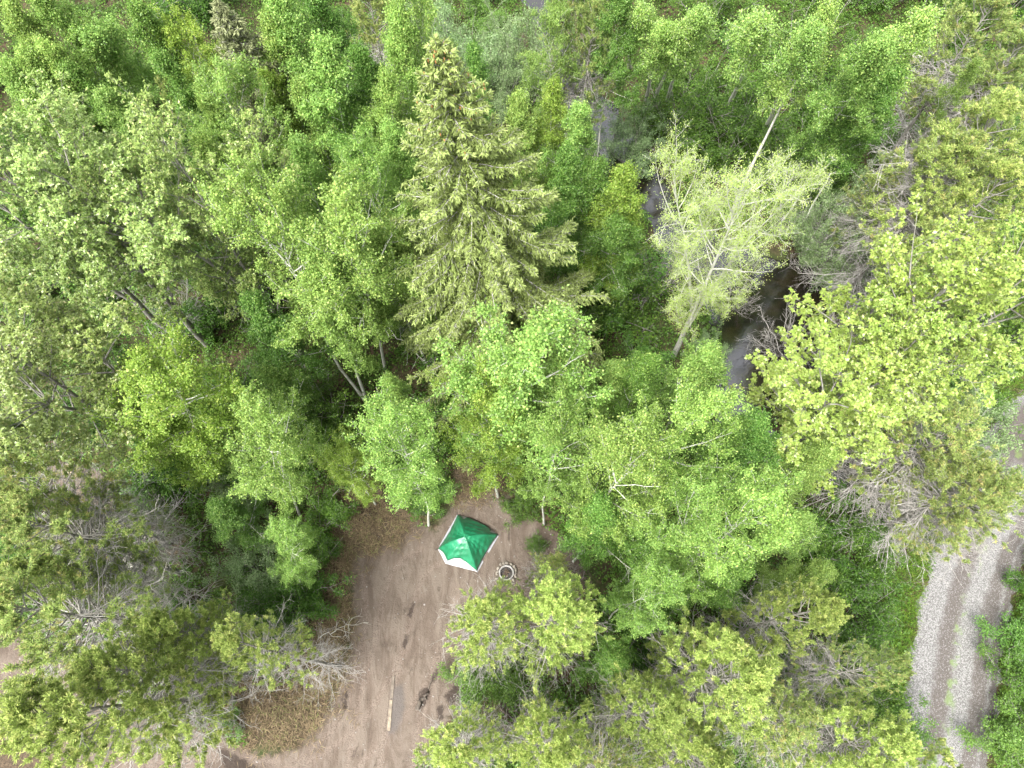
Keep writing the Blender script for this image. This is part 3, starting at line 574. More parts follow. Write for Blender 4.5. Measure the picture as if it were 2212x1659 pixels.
for a in [
    # the big ones
    ('spr', 945, 72, 22, 6.3, 'tall spruce in the middle with yellow green drooping boughs and orange cones at its tip', (1105, 850)),
    ('spg', 468, 0, 16, 4.2, 'narrow grey green spruce standing among bright aspens, far left', None),
    ('pale', 1625, 400, 16.0, 3.1, 'pale yellow green tree with whitish spreading limbs leaning over the creek pool', (1455, 768)),
    # cottonwoods
    ('c0', 110, 365, 17, 3.9, 'large olive green cottonwood whose straight grey trunk shows below its crown', (450, 745)),
    ('c1', 345, 290, 17.5, 3.0, 'smaller pointed cottonwood between the big olive cottonwood and the light aspens', None),
    ('c0', -10, 370, 17, 3.8, 'cottonwood at the left edge with the second grey trunk leaning beside the first', (395, 738)),
    ('c0', -50, 705, 15.5, 3.9, 'cottonwood with coarse pale leaves at the left edge above the grey pines', None),
    ('c2', 2090, 575, 16.5, 4.6, 'huge yellow green cottonwood with thick bare limbs beside the creek pool', None),
    ('c2', 1985, 735, 14, 3.3, 'lower forward half of the yellow cottonwoods with hanging bare branches over the pool', None),
    ('c2', 2260, 560, 16, 3.4, 'yellow green cottonwood cut by the right edge above the road bend', None),
    # far left stand
    ('a0', 158, 10, 16, 2.9, 'broad bright aspen plume with a bare forked trunk low in the far left stand', (320, 300)),
    ('a1', 50, 115, 14, 2.1, 'small aspen in front of the far left stand, pale branch fork beneath it', None),
    ('a1', 102, 97, 14, 2.0, 'slim aspen with a white slanting stem, second from the left edge', None),
    ('a1', 18, 15, 15, 2.2, 'aspen at the top left corner with a white trunk piece showing', None),
    ('a0', 84, 0, 15, 2.2, 'aspen behind the top left corner ones, its top cut by the frame', None),
    ('a5', 285, 12, 15, 2.3, 'dull green aspen behind the broad plume, beside the grey spruce', None),
    ('a4', 400, 80, 13, 1.9, 'round yellow green aspen right beside the narrow grey spruce', None),
    ('a5', 345, 120, 14, 2.0, 'dark aspen between the broad plume and the round yellow green crown', None),
    ('a1', 225, 200, 12.5, 2.0, 'low aspen under the broad plume, just above the olive cottonwoods', None),
    ('a0', 60, 200, 13, 2.1, 'low aspen just above the left cottonwoods at the left edge', None),
    ('a1', 0, 130, 14, 2.2, 'aspen half cut by the left edge above the cottonwoods', None),
    ('a5', 150, 150, 13, 2.0, 'shaded aspen behind the slim white stemmed one', None),
    ('p3', 360, 172, 11.5, 1.5, 'brown tinged sickly pine squeezed between aspens left of the light aspens', None),
    ('p3', 430, 470, 10, 1.3, 'rusty brown pine beside the olive cottonwood trunk', None),
    # left middle group
    ('a1', 600, -10, 16, 2.6, 'dark green aspen behind the light ones, right of the grey spruce', None),
    ('a5', 665, -20, 15, 2.3, 'dark green aspen at the top edge nearer the middle', None),
    ('a0', 585, 42, 15, 2.1, 'light aspen with twin tops between the grey spruce and the tall spruce', None),
    ('a1', 425, 178, 14.5, 1.3, 'thin light aspen spire at the left rim of the light aspens', None),
    ('a3', 497, 200, 14, 2.1, 'rounded light aspen right beside the thin aspen spire', None),
    ('a2', 570, 150, 13.5, 1.9, 'light aspen in front of the twin topped one', None),
    ('a0', 440, 305, 13.5, 2.1, 'light aspen next to the pointed cottonwood, bare stem visible in its crown', None),
    ('a1', 520, 325, 13, 1.9, 'light aspen with bent white stem left of the shadowed gap', None),
    ('a0', 703, 82, 16, 2.6, 'tall feathery light aspen with a high pointed top, left of the tall spruce', None),
    ('a0', 640, 180, 14, 2.0, 'feathery aspen below and left of the high pointed one', None),
    ('a6', 770, 110, 14, 2.0, 'light aspen filling the space right of the high pointed one', None),
    ('a1', 860, 32, 16, 2.1, 'bright aspen spire directly left of the tall spruce top', None),
    ('a3', 905, 68, 15, 1.5, 'small bright aspen top touching the left of the spruce tip', None),
    ('a0', 840, 160, 14.5, 2.0, 'light aspen hidden partly by the left boughs of the tall spruce', None),
    ('a1', 845, 270, 13.5, 1.9, 'aspen under the left boughs of the tall spruce, halfway down', None),
    ('a3', 797, 385, 13, 1.6, 'small light aspen with layered branches left of the spruce boughs', None),
    ('a0', 650, 305, 14.5, 2.2, 'light aspen with a pale stem right of the shadowed gap', None),
    ('a6', 740, 300, 13, 2.0, 'deep green aspen in the hollow between light aspens and spruce', None),
    ('a3', 560, 470, 16, 2.4, 'layered light aspen, leftmost of the clump of bare legged aspens', (787, 863)),
    ('a0', 650, 500, 15.5, 2.4, 'aspen with a long pale leaning trunk, centre of the bare legged clump', (790, 862)),
    ('a3', 725, 490, 16, 2.4, 'aspen with a crooked pale trunk, right part of the bare legged clump', (832, 795)),
    ('a1', 800, 480, 13.5, 1.8, 'thin stemmed aspen below the spruce, straight short pale trunk', (934, 812)),
    ('a1', 850, 470, 13, 1.7, 'aspen with a kinked trunk under the lowest spruce boughs', (1003, 838)),
    ('a5', 540, 640, 11, 2.2, 'dark low aspen under the bare legged clump, left side', None),
    # right of the spruce
    ('a5', 1027, 100, 15, 1.7, 'aspen showing behind the right side of the tall spruce top', None),
    ('a3', 1187, 52, 11, 1.6, 'bright young aspen alone among grey bushes at the top middle', None),
    ('a1', 1120, 200, 13, 1.9, 'light aspen touching the upper right boughs of the tall spruce', None),
    ('a2', 1197, 185, 12.5, 1.9, 'light aspen right of the spruce, upper one beside the creek', None),
    ('a1', 1256, 232, 12.5, 1.9, 'light aspen with a leaning top at the creek edge', None),
    ('a5', 1230, 330, 12.5, 2.1, 'deeper green aspen close to the right spruce boughs', None),
    ('a2', 1352, 362, 13.5, 2.3, 'light aspen with thin straight stems between spruce and creek pool', (1300, 660)),
    ('a5', 1300, 360, 12, 1.8, 'dark green aspen behind the one with thin straight stems', None),
    ('a6', 1330, 470, 11.5, 2.0, 'shaded aspen leaning by two pale trunks left of the creek', (1316, 665)),
    # top right stand
    ('t0', 1400, -40, 16, 1.51, 'thin bare trunked aspen left end of the far right stand', (1360, 150)),
    ('t1', 1452, 5, 15, 1.42, 'second bare trunked aspen of the far right stand', (1396, 232)),
    ('t0', 1500, 0, 15.5, 1.51, 'third bare trunked aspen, two stems close together', (1415, 235)),
    ('t1', 1530, -25, 15.5, 1.59, 'fourth bare trunked aspen with a leaning white trunk', (1440, 245)),
    ('t0', 1680, -30, 16.5, 1.86, 'aspen with a thick leaning white trunk, middle of the far right stand', (1565, 255)),
    ('t1', 1790, 0, 17, 1.68, 'aspen with the longest bare forked white trunk, behind the pale tree', (1640, 310)),
    ('t0', 1800, -10, 15, 1.42, 'leafy aspen just right of the forked white trunk', None),
    ('a1', 1950, 15, 18, 2.5, 'large leaning bright aspen plume of the far right stand', (1745, 370)),
    ('t0', 2030, -10, 16, 1.77, 'aspen right of the large bright plume, near the grey brush', (1808, 375)),
    ('a5', 1890, 130, 12, 1.8, 'aspen low under the large bright plume', None),
    ('t1', 2150, 72, 15, 0.79, 'skinny lone aspen with a small crown near the grey brush at the right', (1962, 352)),
    ('a6', 1350, -20, 13, 2.0, 'dark aspen at the top edge above the creek', None),
    ('a6', 1940, 150, 12, 2.0, 'deep green aspen under the right stand above the dark thicket', None),
    # centre
    ('a3', 1130, 740, 16, 2.7, 'big bright aspen below the spruce, its lumpy crown in the middle of the forest', (1100, 1020)),
    ('a0', 1215, 760, 15, 2.2, 'right hand crown of the bright aspens below the spruce', (1135, 960)),
    ('a3', 1215, 925, 14, 1.5, 'rounded bright aspen top in front of the big bright one', None),
    ('a4', 1060, 850, 13.5, 1.9, 'forward left crown beside the big bright aspen above the tent', None),
    ('a3', 862, 905, 15, 1.7, 'light aspen whose pale trunk foot stands in ivy green plants beside the tent', (926, 1135)),
    ('a1', 842, 815, 12, 1.2, 'small slim aspen top behind the one beside the tent', None),
    ('a4', 735, 985, 8, 1.4, 'low spreading aspen reaching over the dry grass left of the tent', None),
    ('a4', 350, 785, 14, 2.6, 'wide yellow green tree in the left middle with a short grey trunk below', (477, 1022)),
    ('a2', 250, 860, 11, 2.2, 'left half of the wide yellow green pair beside the left cottonwood', None),
    ('a1', 440, 880, 9.5, 1.8, 'dark green forward crown beneath the wide yellow green tree', None),
    ('a3', 550, 930, 13.5, 1.8, 'light aspen with a bare pale trunk running down toward the dry grass', (650, 1115)),
    ('a3', 610, 1155, 8.5, 1.2, 'little aspen with a white trunk at the edge of the dry grass', (660, 1292)),
    ('a5', 560, 800, 9, 1.8, 'dark aspen in the shade left of the pale leaning trunks', None),
    ('a5', 470, 1090, 6.5, 1.7, 'deep green low tree in the thicket left of the dry grass', None),
    # right centre stand; the fillers' darker leaf colour stands in for shaded gaps
    ('a1', 1545, 752, 13, 2.1, 'aspen just below the creek pool with a pointed top', None),
    ('a5', 1405, 780, 13.5, 1.8, 'aspen between the big bright aspen and the pale tree trunk', None),
    ('a1', 1340, 790, 11.5, 1.9, 'dull green aspen behind the big bright aspen on its right', None),
    ('a5', 1640, 900, 12, 2.1, 'aspen below the pool beside the yellow cottonwood', None),
    ('a3', 1505, 885, 16, 1.7, 'light aspen in the centre of the stand right of the tent', None),
    ('a5', 1600, 920, 13, 1.8, 'aspen right behind the light centre one of the stand', None),
    ('a3', 1360, 990, 15.5, 1.8, 'light aspen nearest the tent in the stand right of it', None),
    ('a5', 1300, 1080, 12, 1.7, 'aspen at the rim of the stand overlooking the fire pit', None),
    ('a3', 1530, 1090, 15.5, 1.5, 'bright tufted aspen, forward centre of the right stand', None),
    ('a3', 1655, 1100, 16, 1.7, 'brightest lumpy aspen crown of the right stand', None),
    ('a5', 1440, 1170, 12, 1.8, 'aspen behind the bright tufted one, nearer the fire pit', None),
    ('a3', 1415, 1270, 12.5, 1.3, 'single small bright aspen crown among the pines right of the fire pit', None),
    ('a1', 1800, 965, 11, 1.8, 'aspen under the hanging branches of the yellow cottonwood', None),
    ('a1', 1740, 1120, 10, 1.7, 'dull aspen beside the bright right stand, facing the grey brush', None),
    ('a0', 1790, 1225, 9.5, 1.4, 'lowest aspen of the right stand near the road side shrubs', None),
    ('a5', 1330, 1430, 8, 1.5, 'leafy young aspen with forked stem between the bottom pines', None),
    ('a5', 1600, 1230, 10, 1.8, 'dark aspen below the brightest crown of the right stand', None),
    # pines
    ('p2', 1040, 1335, 12, 1.9, 'yellowish pine seen from above right below the fire pit', None),
    ('p0', 1220, 1310, 13.5, 2.2, 'bright yellow green pine seen from above, largest by the fire pit', None),
    ('p3', 1195, 1215, 8, 1.2, 'small olive pine between the fire pit and the bright pine', None),
    ('p0', 1640, 1450, 14, 2.6, 'big yellow green pine with grey inner twigs, bottom right group', None),
    ('p1', 1800, 1310, 13, 1.7, 'pine with finger like bright shoots beside the roadside shrubs', None),
    ('p3', 1945, 1440, 12.5, 1.5, 'leaning pine pointing at the gravel road', None),
    ('p1', 1440, 1545, 12.5, 1.9, 'olive pine at the bottom between the two bigger ones', None),
    ('p1', 1195, 1630, 13, 1.9, 'pine at the bottom edge right of the dirt clearing', None),
    ('p2', 990, 1640, 12, 1.8, 'pine at the bottom edge nearest the dirt clearing', None),
    ('p3', 1740, 1560, 10, 2.0, 'dull pine behind the big yellow green one in the bottom right', None),
    ('p1', 1960, 1620, 12, 2.2, 'pine at the bottom edge near the end of the road', None),
    ('p2', 2090, 1700, 12, 1.8, 'pine covering the foot of the gravel road', None),
    ('p0', 1560, 1660, 11, 1.9, 'pine cut by the bottom edge in the right group', None),
    ('p3', 1330, 1700, 11, 1.9, 'pine cut by the bottom edge in the middle', None),
    ('p0', 30, 1540, 15, 3.0, 'long yellow green pine lying across the lower left dirt', (505, 1512)),
    ('p1', 200, 1440, 13, 2.4, 'pine behind the long one in the lower left', None),
    ('p2', 480, 1385, 11, 1.7, 'pine with rusty tips and a fan of bare grey limbs at the dry grass', (735, 1440)),
    ('p0', 320, 1350, 11, 1.7, 'pine with orange cone tips behind the rusty tipped one', None),
    ('p3', -20, 1010, 13, 2.6, 'dull grey green pine at the left edge under the cottonwood', None),
    ('gr', 30, 1110, 12.5, 2.8, 'half bare grey pine at the left edge, upper one', None),
    ('gr', 0, 1300, 13.5, 3.0, 'half bare grey pine at the left edge above the dirt', None),
    ('p1', 10, 1220, 12, 1.3, 'bright little pine top poking out of the grey twigs at the left edge', None),
    ('gr', 2120, 1020, 11, 2.6, 'half bare grey pine hanging over the left side of the gravel road', (1880, 1160)),
    ('p3', 2190, 1050, 12, 2.2, 'olive pine leaning over the road bend', (1960, 1130)),
    ('p3', 2090, 905, 11, 2.8, 'wide olive pine behind the road bend under the cottonwood', None),
    ('p3', 1960, 900, 8, 2.2, 'low olive pine in the hollow below the yellow cottonwood', None),
    ('p2', 2190, 190, 15, 3.2, 'wide pine with yellow tips at the right edge, upper one', None),
    ('gr', 2110, 300, 13, 3.0, 'pine with grey bare twigs between the thicket and the right edge', None),
    ('p2', 2215, 330, 14, 2.6, 'yellow tipped pine at the right edge above the cottonwood', None),
    ('gr', 2150, 10, 12, 2.8, 'bare grey brushy pine in the top right corner', None),
    ('gr', 2230, 60, 12, 2.6, 'bare grey pine cut by the top right corner', None),
    ('p3', 1960, 330, 10, 1.8, 'small olive pine left of the right edge pines', None),
    ('p3', 2170, 150, 9.5, 1.8, 'rust brown pine between the grey brush and the right edge', None),
    ('gr', 800, -10, 11, 2.1, 'bare grey pine at the top edge left of the tall spruce', None),
    ('gr', 1290, 10, 12, 1.7, 'dead grey spruce with a bare trunk at the top edge above the creek', None),
    ('p3', 1240, -20, 12, 1.8, 'brownish conifer at the top edge beside the dead grey one', None),
    # grey green shrubs
    ('g0', 1385, 215, 4.6, 2.1, 'round grey green willow bush at the creek bend', None),
    ('g0', 1900, 345, 8.5, 2.1, 'tall grey green willow bush between the pale tree and the yellow cottonwood', None),
    ('g1', 1880, 450, 6, 2.0, 'lower grey green willow bush beside the yellow cottonwood', None),
    ('g1', 1000, 30, 7, 2.2, 'grey green bush at the top edge right of the spruce tip', None),
    ('g0', 1080, 60, 6.5, 2.2, 'grey green bush with bare stems behind the lone young aspen', None),
    ('g1', 930, -10, 7, 2.0, 'grey green bush at the top edge above the spruce tip', None),
    ('g1', 1140, 10, 6.5, 2.0, 'grey green bush at the top edge directly above the lone young aspen', None),
    ('g0', 1520, 730, 2.4, 1.1, 'grey willow scrub at the near bank of the pool', (1530, 770)),
    ('g1', 500, 1190, 4.5, 1.5, 'silvery green bush in the thicket left of the dry grass', None),
    ('g1', 480, 1010, 4, 1.5, 'silvery green bush below the short grey trunk', None),
    ('g1', 2180, 850, 7, 2.2, 'grey green bush beside the road bend', None),
    ('s1', 1800, -20, 6, 2.4, 'leafy thicket at the top edge behind the large bright plume', None),
    ('s0', 1975, 1610, 2.4, 1.5, 'leafy bush at the lower left side of the gravel road', None),
    # bare shrubs around the pool
    ('bare', 1690, 690, 2.6, 2.0, 'tangle of bare grey stems standing in the dark pool', (1700, 745)),
    ('bare', 1590, 590, 2.4, 1.6, 'bare curled twigs over the water at the upper end of the pool', (1590, 640)),
    ('bare', 1440, 560, 3.4, 1.8, 'bare grey shrub left of the pale tree trunk', None),
    ('bare', 1740, 450, 2.6, 1.4, 'bare brown shrub left of the tall willow bush', None),
    ('bare', 330, 640, 4, 1.8, 'bare grey twigs around the feet of the left cottonwoods', (400, 720)),
    ('bare', 880, 620, 3.5, 1.6, 'bare branches between the trunks below the tall spruce', None),
    ('bare', 1560, 1500, 3, 1.5, 'bare grey twigs under the bottom right pines', None),
    # thicket at the foot of the top right stand and beside the dry grass
    ('s1', 1480, 150, 5, 2.2, 'bright leafy bush low among the white trunks of the far right stand, leftmost', None),
    ('s0', 1560, 200, 4, 2.2, 'bright leafy bush low among the white trunks of the far right stand, second', None),
    ('s1', 1520, 70, 5, 2.2, 'bright leafy bush behind the bare white trunks at the top edge', None),
    ('s1', 1680, 130, 5, 2.4, 'bright leafy bush behind the forked white trunk', None),
    ('s0', 1720, 280, 3.5, 2.2, 'leafy bush at the foot of the forked white trunk', None),
    ('s1', 655, 1110, 3.2, 1.5, 'green bush at the upper rim of the left dry grass', None),
    ('s0', 640, 1200, 3.0, 1.5, 'green bush at the middle of the left dry grass rim', None),
    ('s1', 590, 1290, 3.4, 1.6, 'green bush at the lower rim of the left dry grass', None),
    ('s0', 560, 1330, 3.6, 1.8, 'green bush behind the rusty tipped pine', None),
    # roadside shrubs
    ('s1', 1890, 1240, 3.6, 1.9, 'soft green shrub between the bright pine and the road', None),
    ('s0', 1900, 1330, 3.2, 1.9, 'second soft green shrub beside the road grass', None),
    ('s1', 1830, 1180, 4, 1.6, 'green shrub under the grey roadside pine', None),
    ('s0', 1890, 1540, 3, 1.7, 'green shrub left of the gravel road near its lower end', None),
    ('s2', 2250, 1380, 1.8, 1.5, 'leafy shrub on the far side of the gravel road, upper', None),
    ('s0', 2240, 1470, 2, 1.6, 'leafy shrub on the far side of the gravel road, middle', None),
    ('s2', 2220, 1600, 2, 1.5, 'leafy shrub on the far side of the gravel road, lowest', None),
    ('s0', 2290, 1230, 2.2, 1.5, 'leafy shrub at the right edge beside the road bend', None),
    ('s2', 1030, 1470, 1.6, 1.2, 'leafy bush at the edge of the dirt below the yellowish pine', None),
    ('s0', 1100, 1450, 2.0, 1.3, 'leafy bush in the gap between the pines at the dirt edge', None),
    ('s2', 915, 1070, 1.3, 0.9, 'ivy green plants around the foot of the aspen beside the tent', (925, 1110)),
    ('s2', 945, 1040, 1.6, 0.9, 'dark green bush on the bank between the tent and the aspens', (955, 1070)),
    ('s0', 1160, 1180, 1.0, 0.6, 'small straggly sapling on the bare dirt right of the tent', None),
    ('s0', 1115, 1065, 2.0, 1.1, 'leafy bush behind the tent on its right', (1135, 1085)),
    ('s2', 480, 1555, 1.2, 0.7, 'small bright bush at the foot of the long lower left pine', (490, 1550)),
]:
    T(*a)
# understory shrubs that nothing tells apart
rs_ = np.random.default_rng(21)
done = 0
while done < 120:
    px, py = rs_.uniform(-60, 2260), rs_.uniform(-40, 1700)
    q = at(px, py); c_, r_, d_, w_ = zone(np.array([[q.x, q.y]]))
    if (1340 < px < 1720 and 120 < py < 345) or (240 < px < 470 and 590 < py < 790) or (660 < px < 1030 and 600 < py < 890) or (1420 < px < 1570 and 600 < py < 800) or (1180 < px < 1440 and 160 < py < 460): continue
    if max(sdist(np.array([[q.x, q.y]]), dq_)[0] for dq_ in DRY) > -0.8: continue
    if max(c_[0], r_[0]) > -1.3 or d_[0] < w_[0] + 0.9 or (px > 1950 and py > 1100): continue
    s = 0.75 + 0.6 * rs_.random(); kd = ['s0', 's1', 's2', 's1'][rs_.integers(4)]
    if rs_.random() < 0.35 and c_[0] < -2.5 and r_[0] < -3: s *= 1.5
    pr = K[kd]; q.z = gz(q.x, q.y) - 0.03
    plant('leafy_shrub', pr, q, 'leafy green understory shrub growing in the shade between the taller trees', 'shrub', pr['h'] * s, pr['R'] * s, 'understory shrubs beneath the trees')
    done += 1

# ------------------------------------------------------------------ the tent
def bm_obj(name, V, F, mat, parent=None, smooth=True):
    me = bpy.data.meshes.new(name); me.from_pydata([tuple(v) for v in V], [], F); me.update()
    if smooth:
        for pl in me.polygons: pl.use_smooth = True
    me.materials.append(mat); return mobj(name, me, parent)
cor = [at(945, 1187), at(1031, 1236), at(1077, 1157), at(988, 1112)]     # front left, front right, back right, back left
ctr = sum(cor, Vector()) / 4; TH = 1.35
apex = at(1005, 1160, TH); apex.z = 0
tent = empty('tent', ctr); tagit(tent, 'green and white dome tent pitched on the bare dirt beside the fire pit', 'tent')
cor2 = at(962, 1219)
def fly_pt(sec, s, v, lift=0.0, sc=1.0):
    a, b = cor[sec], cor[(sec + 1) % 4]; inn = 1 - 0.055 * math.sin(math.pi * s)
    if sec == 0: e = a.lerp(cor2, s / 0.3) if s < 0.3 else cor2.lerp(b, (s - 0.3) / 0.7); inn = 1
    else: e = a.lerp(b, s)
    if sec == 2: inn = 1 + 0.13 * math.sin(math.pi * s) ** 0.8
    e = ctr + (e - ctr) * inn * sc
    q = apex.lerp(e, v)
    z = (TH - 0.02) * sc * max(0.0, (1 - v ** 1.9)) ** 0.92
    z *= 1 - (0.10 if sec == 0 else 0.17) * math.sin(math.pi * s) ** 1.2 * v ** 0.7
    if sec == 2: z += 0.16 * math.sin(math.pi * s) * v ** 6
    return Vector((q.x - ctr.x, q.y - ctr.y, z + 0.02 + lift))
def crease(sec, s, v): return 0.022 * math.sin(31 * s + 7 * v + sec) * math.sin(math.pi * s) * v + 0.018 * math.sin(17 * s * v + 23 * v + sec * 2) * math.sin(math.pi * s)
def vmax(sec, s):
    if sec == 0: return float(np.interp(s, [0, 0.12, 0.3, 0.42, 0.6, 0.8, 1.0], [0.955, 0.87, 0.88, 0.76, 0.71, 0.80, 0.965]))
    if sec == 2:   # the edge away from the fire pit, notched at the vents
        return 0.99 - 0.19 * math.exp(-((s - 0.84) / 0.06) ** 2) - 0.16 * math.exp(-((s - 0.13) / 0.05) ** 2)
    return 0.965
def panel(sc, vm, off=0.0, ns=40, nv=24, cr=True):
    V, F = [], []
    for sec in range(4):
        b0 = len(V)
        for i in range(ns + 1):
            s = i / ns
            for j in range(nv + 1):
                v = vm(sec, s) * j / nv; q = fly_pt(sec, s, v, off, sc)
                if cr: q.z += crease(sec, s, v)
                V.append(q)
        for i in range(ns):
            for j in range(nv):
                a = b0 + i * (nv + 1) + j; F.append((a, a + nv + 1, a + nv + 2, a + 1))
    return V, F
m, nt, p = mat_new('green_rainfly'); tc = nd(nt, 'ShaderNodeTexCoord')
nz = noise(nt, tc.outputs['Object'], 2.4, 4, 0.6)
nt.links.new(mixc(nt, (0.008, 0.125, 0.052), (0.018, 0.185, 0.088), ramp(nt, nz, 0.35, 0.65)), p.inputs['Base Color']); p.inputs['Roughness'].default_value = 0.32
p.inputs['Specular IOR Level'].default_value = 0.6
bp = nd(nt, 'ShaderNodeBump', Strength=0.55, Distance=0.05)
wv = nd(nt, 'ShaderNodeTexNoise', Scale=5.5, Detail=3.0, Roughness=0.5, Distortion=1.6); nt.links.new(tc.outputs['Object'], wv.inputs['Vector'])
nt.links.new(mth(nt, 'ABSOLUTE', mth(nt, 'SUBTRACT', wv.outputs['Fac'], 0.5)), bp.inputs['Height']); nt.links.new(bp.outputs[0], p.inputs['Normal'])
V, F = panel(1.0, vmax, 0.03); fly = bm_obj('rainfly', V, F, m, tent)
so = fly.modifiers.new('t', 'SOLIDIFY'); so.thickness = 0.006
white = plain_mat('white_tent_fabric', (0.42, 0.42, 0.43), (0.36, 0.365, 0.38), 3, 0.6)
V, F = panel(0.985, lambda a, b: 1.0, -0.01); bm_obj('tent_body', V, F, white, tent)
V = [(c_ - ctr) * 1.01 + Vector((0, 0, 0.012)) for c_ in cor] + [(c_ - ctr) * 1.01 + Vector((0, 0, 0.002)) for c_ in cor]
bm_obj('groundsheet', V, [(0, 1, 2, 3), (4, 5, 1, 0), (5, 6, 2, 1), (6, 7, 3, 2), (7, 4, 0, 3)], plain_mat('grey_groundsheet', (0.25, 0.26, 0.28)), tent, False)
def rod(pts, r, mat, name, parent=None, n=6):
    g = Geo(); P = np.array([[list(q) for q in pts]]); k = P.shape[1]; tubes(g, P, np.full((1, k), r) if np.isscalar(r) else np.array([r]), n)
    return mobj(name, g.mesh(name, mat, True), parent)
dark = plain_mat('dark_pole', (0.03, 0.03, 0.035), rough=0.4); steel = plain_mat('stake_steel', (0.30, 0.30, 0.31), rough=0.4, metallic=0.8)
for a, b in ((0, 2), (1, 3)):
    pts = [fly_pt(a, 0.0, v, 0.015, 0.99) for v in np.linspace(1.0, 0.05, 12)] + [fly_pt(b, 0.0, v, 0.015, 0.99) for v in np.linspace(0.05, 1.0, 12)]
    rod(pts, 0.008, dark, 'tent_pole', tent)
rod([fly_pt(0, s, vmax(0, s) + 0.01, 0.05) for s in np.linspace(0.30, 0.72, 12)], 0.010, dark, 'door_pole', tent)
for c_ in cor:
    d = (c_ - ctr).normalized(); b = c_ - ctr + d * 0.03
    rod([b + Vector((0, 0, 0.02)) + d * 0.0, b + d * 0.05 + Vector((0, 0, 0.03)), b + d * 0.09 + Vector((0, 0, 0.07))], 0.010, dark, 'stake', tent)
g1_ = cor[0].lerp(cor[1], 0.22) - ctr
rod([g1_ * 0.98 + Vector((0, 0, 0.30)), g1_ * 1.02 + Vector((0, 0, 0.12)), g1_ * 1.12 + Vector((0, 0, 0.01))], 0.007, white, 'guy_line', tent)
rod([g1_ * 1.12 + Vector((0, 0, 0.01)), g1_ * 1.16 + Vector((0.03, 0, 0.01)), g1_ * 1.2 + Vector((0.0, -0.03, 0.01))], 0.012, white, 'loose_strap', tent)

# ------------------------------------------------------------------ the fire pit
FP = at(1094, 1238); fp = empty('fire_pit', FP); tagit(fp, 'round fire pit with a pale concrete rim and charred sticks inside, near the tent', 'fire pit')
def lathe(prof_, n=40, jit=0.0):
    V, F = [], []; rr = random.Random(5)
    for i in range(n):
        a = 2 * math.pi * i / n
        for r, z in prof_: V.append((math.cos(a) * (r + rr.uniform(-jit, jit)), math.sin(a) * (r + rr.uniform(-jit, jit)), z + rr.uniform(-jit, jit)))
    k = len(prof_)
    for i in range(n):
        for j in range(k - 1): F.append((i * k + j, ((i + 1) % n) * k + j, ((i + 1) % n) * k + j + 1, i * k + j + 1))
    return V, F
V, F = lathe([(0.36, 0.0), (0.365, 0.17), (0.35, 0.19), (0.31, 0.19), (0.295, 0.17), (0.29, 0.0)], 40, 0.003); bm_obj('rim', V, F, plain_mat('pale_concrete', (0.33, 0.32, 0.30), (0.20, 0.19, 0.18), 12, 0.9, 0.4), fp)
V, F = lathe([(0.30, 0.03), (0.2, 0.02), (0.1, 0.03), (0.001, 0.035)], 24, 0.006); bm_obj('ash_bed', V, F, plain_mat('charred_ash', (0.012, 0.010, 0.009), (0.05, 0.045, 0.04), 14, 0.95, 0.5), fp)
stick = plain_mat('charred_stick', (0.16, 0.11, 0.07), (0.04, 0.03, 0.025), 9, 0.9)
for i in range(9):
    rr = random.Random(40 + i); a = rr.uniform(0, 3.14); L = rr.uniform(0.14, 0.25); o = Vector((rr.uniform(-.08, .08), rr.uniform(-.08, .08), 0.05 + 0.012 * i)); d = Vector((math.cos(a), math.sin(a), rr.uniform(-.05, .25)))
    e = rod([FP + o - d * L, FP + o + Vector((rr.uniform(-.02, .02), rr.uniform(-.02, .02), 0.01)), FP + o + d * L], [0.012, 0.014, 0.008], stick, 'stick')
    tagit(e, 'half burnt stick lying inside the fire pit', 'stick', 'sticks inside the fire pit')
def rock(name, loc, s, seed, mat):
    rr = random.Random(seed); V, F = [], []; nu, nv = 10, 7
    ph = [rr.uniform(0, 6.28) for _ in range(6)]; sx, sy, sz = s
    for j in range(nv + 1):
        th = math.pi * j / nv
        for i in range(nu):
            a = 2 * math.pi * i / nu; d = Vector((math.sin(th) * math.cos(a), math.sin(th) * math.sin(a), math.cos(th)))
            k = 1 + 0.16 * math.sin(d.x * 3.1 + ph[0]) + 0.14 * math.sin(d.y * 3.7 + ph[1]) + 0.12 * math.sin(d.z * 4 + ph[2] + d.x * 2)
            V.append(Vector((d.x * sx * k, d.y * sy * k, d.z * sz * k)))
    for j in range(nv):
        for i in range(nu): F.append((j * nu + i, (j + 1) * nu + i, (j + 1) * nu + (i + 1) % nu, j * nu + (i + 1) % nu))
    o = bm_obj(name, V, F, mat); o.location = loc; o.rotation_euler = (rr.uniform(-.2, .2), rr.uniform(-.2, .2), rr.uniform(0, 6.28)); return o
stone = plain_mat('fire_ring_stone', (0.24, 0.215, 0.18), (0.13, 0.115, 0.09), 7, 0.9, 0.4)
for i in range(17):
    rr = random.Random(70 + i); a = 2 * math.pi * i / 17 + rr.uniform(-.08, .08); r = rr.uniform(0.44, 0.50) + (0.06 if 9 < i < 15 else 0)
    o = rock('stone', FP + Vector((math.cos(a) * r, math.sin(a) * r, 0.05)), (rr.uniform(.07, .105), rr.uniform(.06, .09), rr.uniform(.05, .08)), 70 + i, stone)
    tagit(o, 'tan stone in the ring laid round the fire pit rim', 'stone', 'stones laid round the fire pit')

